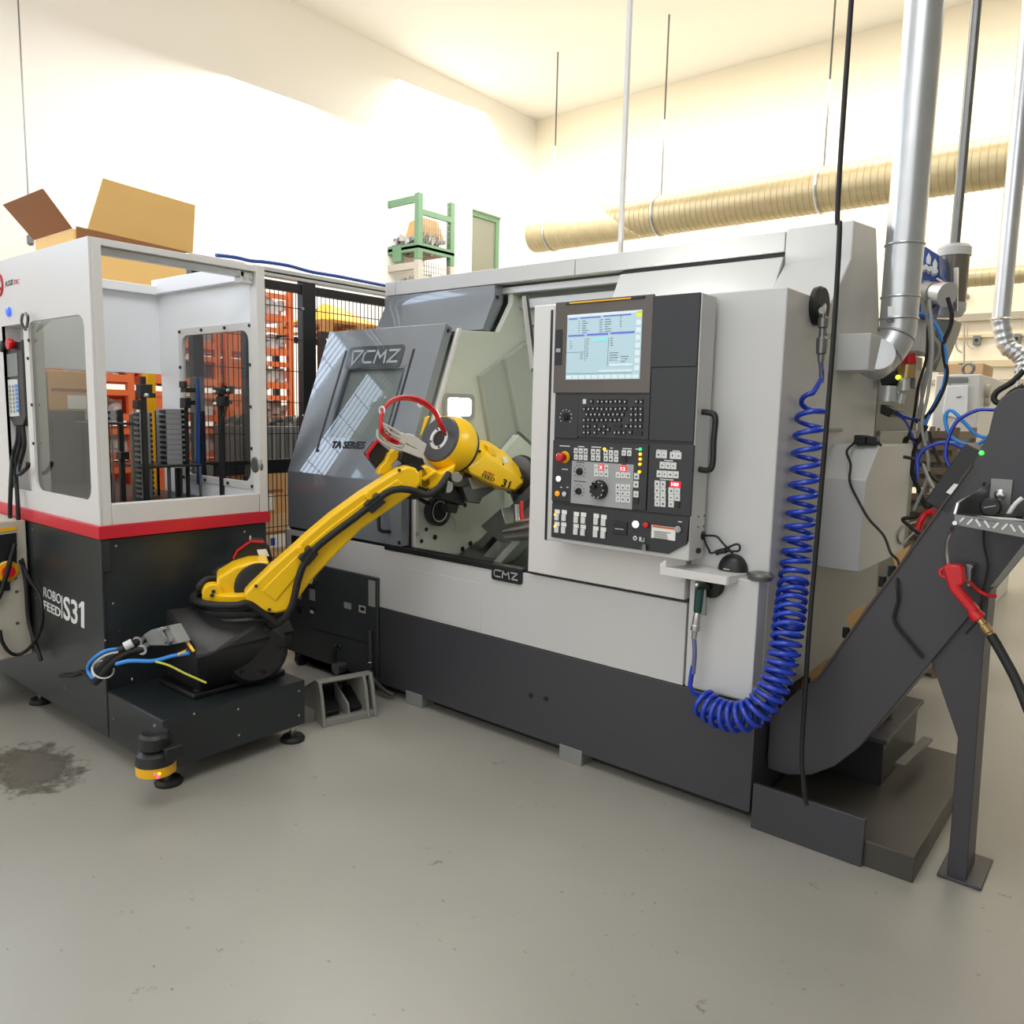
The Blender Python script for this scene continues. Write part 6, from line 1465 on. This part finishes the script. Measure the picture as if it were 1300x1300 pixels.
# pallet on a rack behind the lathe door
rk = thing('pallet_rack', 'dark pallet rack behind the fence, carrying the wooden pallet', 'rack', (-6.6, 5.3, 0))
zp = at(412, 421, X=-6.2).z
for x in (-7.0, -6.25):
    for y in (4.66, 6.2): MB().box(x, x+.05, y, y+.06, 0, zp-.06).build('upright', M_['black'], rk)
    MB().box(x, x+.05, 4.66, 6.26, zp-.06, zp).build('beam', M_['black'], rk)
pl = thing('wooden_pallet', 'wooden pallet lying on the dark pallet rack', 'pallet', (-6.6, 5.2, zp))
for k in range(5): MB().box(-7.0+k*.16, -6.89+k*.16, 4.72, 5.6, zp+.10, zp+.122).build('top_board', M_['wood'], pl)
for k in range(3):
    y = 4.72+k*.40; MB().box(-7.0, -6.2, y, y+.08, zp+.08, zp+.10).build('stringer', M_['wood'], pl); MB().box(-7.0, -6.2, y, y+.08, zp, zp+.018).build('bottom_board', M_['wood'], pl)
    for x in (-7.0, -6.65, -6.3): MB().box(x, x+.1, y, y+.08, zp+.018, zp+.08).build('block', M_['wood'], pl)
ys_ = thing('yellow_sheet', 'folded yellow sheet piled on the wooden pallet', 'sheet', (-6.55, 5.05, zp+.122))
MB().hull([V(p) for p in ((-6.9, 4.80, zp+.122), (-6.25, 4.80, zp+.122), (-6.25, 5.4, zp+.122), (-6.9, 5.4, zp+.122), (-6.6, 5.0, zp+.33), (-6.4, 4.95, zp+.29), (-6.5, 5.2, zp+.27), (-6.75, 5.25, zp+.22))]).build('fold', M_['yellow2'], ys_, .02)

# green stillage stack far behind, above the lathe hood
YC8 = 8.4
xc = at(531, 320, Y=YC8).x; xl2 = at(478, 322, Y=YC8).x; yr2 = at(577, 330, X=xc).y
def rack_stillage(z0, z1, m, lab, group='stillages stacked far behind the lathe', fill=.16):
    r = thing('rack_stillage', lab, 'stillage', ((xc+xl2)/2, (YC8+yr2)/2, z0), group)
    def b(mb, nm, mm=m, **k): return mb.build(nm, M_[mm], r, 0, **k)
    for x, y in ((xl2, YC8), (xc-.09, YC8), (xc-.09, yr2-.09), (xl2, yr2-.09)): b(MB().box(x, x+.09, y, y+.09, z0, z1), 'post')
    b(MB().box(xl2+.09, xc-.09, YC8, YC8+.05, z0+.12, z0+.24), 'rail'); b(MB().box(xc-.05, xc, YC8+.09, yr2-.09, z0+.12, z0+.24), 'rail')
    b(MB().box(xl2+.09, xc-.09, YC8, YC8+.05, z1-.13, z1-.03), 'rail'); b(MB().box(xc-.05, xc, YC8+.09, yr2-.09, z1-.30, z1-.22), 'rail')
    b(MB().box(xl2, xc, YC8, yr2, z0+.16, z0+.2), 'floor_plate', 'brown')
    xm_ = (xl2+xc)/2; b(MB().box(xm_-.10, xm_+.10, YC8-.002, YC8+.05, z0, z0+.24), 'fork_foot')
    g = MB()
    for k in range(150): g.obox((random.uniform(xl2+.1, xc-.1), random.uniform(YC8+.1, yr2-.2), z0+.22+random.random()*fill), Vector((random.random(), random.random(), random.random())).normalized(), Vector((random.random(), -random.random(), 0)).normalized(), (0, 0, 1), .07, .03, .03)
    b(g, 'metal_parts', 'parts', kind='stuff')
    g = MB()
    for k in range(1, 12):
        y = YC8+.09+(yr2-YC8-.18)*k/12; g.box(xc-.02, xc-.015, y-.004, y+.004, z0+.24, z1)
    for k in range(1, 8):
        z = z0+.24+(z1-z0-.24)*k/8; g.box(xc-.015, xc-.01, YC8+.09, yr2-.09, z-.004, z+.004)
    b(g, 'side_mesh', 'dsteel', kind='stuff')
    return r
zg = at(500, 333, Y=YC8).z; zlow = zg-.85
r = rack_stillage(zg, zg+.95, 'green', 'green stillage with a tan lump and scrap on top of the far stack')
MB().hull([V((xl2+.35, YC8+.25, zg+.36)), V((xc-.2, YC8+.3, zg+.36)), V((xc-.2, YC8+.8, zg+.36)), V((xl2+.35, YC8+.8, zg+.36)), V((xl2+.4, YC8+.3, zg+.66)), V((xc-.3, YC8+.35, zg+.72)), V((xc-.3, YC8+.7, zg+.72)), V((xl2+.5, YC8+.7, zg+.68))]).build('tan_casting', M_['card'], r, .03)
M_['pale'] = mat('weathered_grey_frame', (176, 170, 158), .6, var=.15)
rack_stillage(zlow, zg-.005, 'pale', 'weathered stillage of metal scrap under the green one', fill=.42)
tw = thing('storage_frame', 'tall dark storage frame carrying the two far stillages', 'rack', ((xc+xl2)/2, (YC8+yr2)/2, 0))
for x, y in ((xl2, YC8), (xc-.09, YC8), (xc-.09, yr2-.09), (xl2, yr2-.09)): MB().box(x, x+.09, y, y+.09, 0, zlow-.004).build('post', M_['dgrey'], tw)
for z in (1.0, 2.0, zlow-.1):
    MB().box(xl2+.09, xc-.09, YC8, YC8+.06, z, z+.09).build('beam', M_['dgrey'], tw); MB().box(xc-.06, xc, YC8+.09, yr2-.09, z, z+.09).build('beam', M_['dgrey'], tw)

# spiral duct under the roof at the back
YD2 = 10.0
e0 = at(679, 299, Y=YD2); rs = 21*(e0-CAM).dot(fwd)/FPX
sd2 = thing('spiral_duct', 'galvanised spiral duct hanging under the roof along the back wall', 'duct', (-3, YD2, e0.z))
M_['spiral'] = mat('spiral_duct_sheet', (190, 176, 140), .4, metal=.5, var=.15, scale=6)
prf = [(0, rs*.9)]
L_ = 8.5; n = 110
for k in range(n): prf += [(L_*k/n, rs), (L_*(k+.82)/n, rs), (L_*(k+.86)/n, rs*1.025), (L_*(k+.96)/n, rs*1.025)]
MB().lathe(e0, (1, 0, 0), prf, 28).build('pipe', M_['spiral'], sd2, smooth=40)
for x in (e0.x+.35, e0.x+2.2, e0.x+4.4, e0.x+6.6):
    MB().ring((x, YD2, e0.z), (1, 0, 0), rs*1.03, .02, 28, 6).build('clamp_band', M_['galv'], sd2); MB().cyl((x, YD2, e0.z+rs), (x, YD2, WZ), .012, 8).build('hanger_rod', M_['dsteel'], sd2)

# right background: wall duct, drop duct, cabinet, crates
a_ = at(1260, 351, Y=11.3); rr2 = 11*(a_-CAM).dot(fwd)/FPX
wd_ = thing('wall_duct', 'long brownish duct running along the back wall at the right', 'duct', (a_.x, 11.3, a_.z))
n = 60; prf = []
for k in range(n): prf += [(4.6*k/n, rr2), (4.6*(k+.8)/n, rr2), (4.6*(k+.85)/n, rr2*1.05), (4.6*(k+.95)/n, rr2*1.05)]
MB().lathe((-2.6, 11.3, a_.z), (1, 0, 0), prf, 24).build('pipe', M_['spiral'], wd_, smooth=40)
for x in (-2.2, -1.0, .2, 1.4): MB().bar((x, 11.3, a_.z-rr2-.02), (x, 12.0, a_.z-rr2-.02), .05, .04).build('wall_bracket', M_['dsteel'], wd_)
YQ = 7.2
p0 = at(1281, 300, Y=YQ); rq = 10.5*(p0-CAM).dot(fwd)/FPX
dd = thing('drop_duct', 'shiny silver drop duct with a bent flexible end at the right edge', 'duct', (p0.x, YQ, 2.5))
p1 = at(1277, 405, Y=YQ)
MB().cyl((p0.x, YQ, p1.z), (p0.x, YQ, WZ), rq, 24).build('straight_pipe', M_['galv'], dd)
MB().ring((p0.x, YQ, p1.z), (0, 0, 1), rq, .012, 24, 6).build('collar', M_['steel'], dd)
P = [V((p0.x, YQ, p1.z)), at(1274, 425, Y=YQ), at(1279, 440, Y=YQ), at(1292, 449, Y=YQ), at(1300, 458, Y=YQ), at(1300, 474, Y=YQ)]
MB().tube(P, lambda t: rq*(1+.06*math.sin(t*60)), 20, 8).build('flexible_end', M_['galv'], dd, smooth=60)
YB2 = 6.6
c1_, c2_ = at(1188, 475, Y=YB2), at(1246, 475, Y=YB2)
wc = thing('white_cabinet', 'pale white cabinet with plastic sheet taped on its front', 'cabinet', ((c1_.x+c2_.x)/2, YB2+.5, 0))
y2_ = at(1306, 490, X=c2_.x).y
MB().box(c1_.x, c2_.x, YB2, y2_, 0, c2_.z).build('body', M_['white'], wc, .01)
hq = lambda x, y: at(x, y, Y=YB2-.002)
MB().poly([hq(1203, 487), hq(1229, 486), hq(1229, 479), hq(1203, 479)], (0, -.004, 0)).build('vent_slot', M_['bin'], wc)
M_['film'] = mat('crumpled_plastic_film', (240, 242, 244), .15, bump=1.0, bscale=9)
MB().poly([hq(1197, 526), hq(1214, 531), hq(1229, 526), hq(1230, 489), hq(1202, 490)], (0, -.02, 0)).build('plastic_sheet', M_['film'], wc, .006)
MB().bar(hq(1215, 505)+V((0, -.022, 0)), hq(1221, 503)+V((0, -.022, 0)), .02, .003).build('pen_mark', M_['printk'], wc)
for y in (496, 508):
    p = at(1251, y, X=c2_.x); MB().lathe(p, (1, 0, 0), [(0, .05), (.03, .045), (.03, 0)], 16).build('knob', M_['beige'], wc)
MB().box(c1_.x+.1, c1_.x+.106, YB2-.003, YB2, .4, c2_.z-.02).build('door_joint', M_['bin'], wc)
q = at(1270, 472, X=c2_.x-.2)
lb_ = thing('tan_box', 'small tan cardboard box on top of the white cabinet', 'box', (c2_.x-.2, YB2+.55, c2_.z))
MB().box(c2_.x-.35, c2_.x-.05, YB2+.35, YB2+.8, c2_.z, c2_.z+.10).build('body', M_['card4'], lb_, .004)
MB().box(c2_.x-.22, c2_.x-.18, YB2+.34, YB2+.81, c2_.z+.1, c2_.z+.102).build('tape', M_['card3'], lb_)
p = at(1229, 471, Y=YB2+.1)
MB().ring((p.x, YB2+.1, c2_.z+.045), (.3, 1, 0), .04, .012, 18, 7).build('lifting_eye', M_['dsteel'], loc=(p.x, YB2+.1, c2_.z), label='steel lifting eye on top of the white cabinet', cat='eye bolt')
YK2 = 5.6
k0, k1 = at(1150, 600, Y=YK2), at(1213, 600, Y=YK2)
ztop_ = at(1180, 541, Y=YK2).z; hcr = ztop_/4
for i in range(4):
    r = thing('slatted_crate', ('lowest', 'second', 'third', 'topmost')[i]+' brown slatted crate in the stack behind the conveyor', 'crate', ((k0.x+k1.x)/2, YK2+.3, i*hcr), 'brown crates behind the conveyor')
    z0_ = i*hcr
    for x in (k0.x, k1.x-.03): 
        for y in (YK2, YK2+.57): MB().box(x, x+.03, y, y+.03, z0_, z0_+hcr-.004).build('corner', M_['brown'], r)
    for j in range(5):
        za_ = z0_+hcr*(.06+.19*j); MB().box(k0.x+.03, k1.x-.03, YK2, YK2+.015, za_, za_+hcr*.11).build('slat', M_['brown'], r); MB().box(k1.x-.015, k1.x, YK2+.03, YK2+.57, za_, za_+hcr*.11).build('slat', M_['brown'], r)
    for j in range(6):
        x = k0.x+.03+(k1.x-k0.x-.06)*j/5; MB().box(x-.008, x+.008, YK2+.015, YK2+.022, z0_, z0_+hcr-.01).build('upright_slat', M_['brown'], r)
    MB().box(k0.x+.035, k1.x-.02, YK2+.03, YK2+.55, z0_+.03, z0_+hcr*.85).build('load', M_['bin'], r)
    MB().box(k0.x+.02, k1.x-.02, YK2+.02, YK2+.58, z0_+.01, z0_+.03).build('floor_board', M_['brown'], r)
# wall pipes at the right
for k, (pts, r_) in enumerate((([(1224, 411), (1224, 470)], .012), ([(1212, 411), (1214, 440), (1221, 448)], .012), ([(1229, 410), (1228, 436), (1236, 444)], .006))):
    P = [at(x, y, Y=11.85) for x, y in pts]
    MB().tube(P, r_, 6).build('wall_pipe', M_['track'], loc=P[-1].to_tuple(), label=('straight thin pipe dropping down the back wall', 'slanting pipe strut on the back wall', 'thin wire curving down the back wall')[k], cat='pipe')
for k, (x, y) in enumerate(((1240, 432), (1291, 430))):
    p = at(x, y, Y=11.93); r = thing('wall_socket', ('left', 'right')[k]+' small grey socket box on the back wall', 'socket', (p.x, 11.95, p.z), 'socket boxes on the back wall')
    MB().box(p.x-.04, p.x+.04, 11.90, 12.0, p.z-.06, p.z+.06).build('box', M_['bin'], r, .004); MB().cyl((p.x, 11.90, p.z), (p.x, 11.89, p.z), .022, 12).build('inlet', M_['black'], r)
p = at(34, 308, X=-9.4)
hw_ = thing('hanging_wire', 'thin wire with a small weight hanging at the upper left', 'wire', (-9.3, p.y, 3.8))
MB().cyl((-9.3, p.y, at(34, 309, X=-9.3).z), (-9.3, p.y, WZ), .008, 6).build('wire', M_['dsteel'], hw_)
MB().lathe((-9.3, p.y, at(34, 311, X=-9.3).z), (0, 0, 1), [(0, .02), (.02, .035), (.09, .035), (.12, .01)], 10).build('weight', M_['dsteel'], hw_)
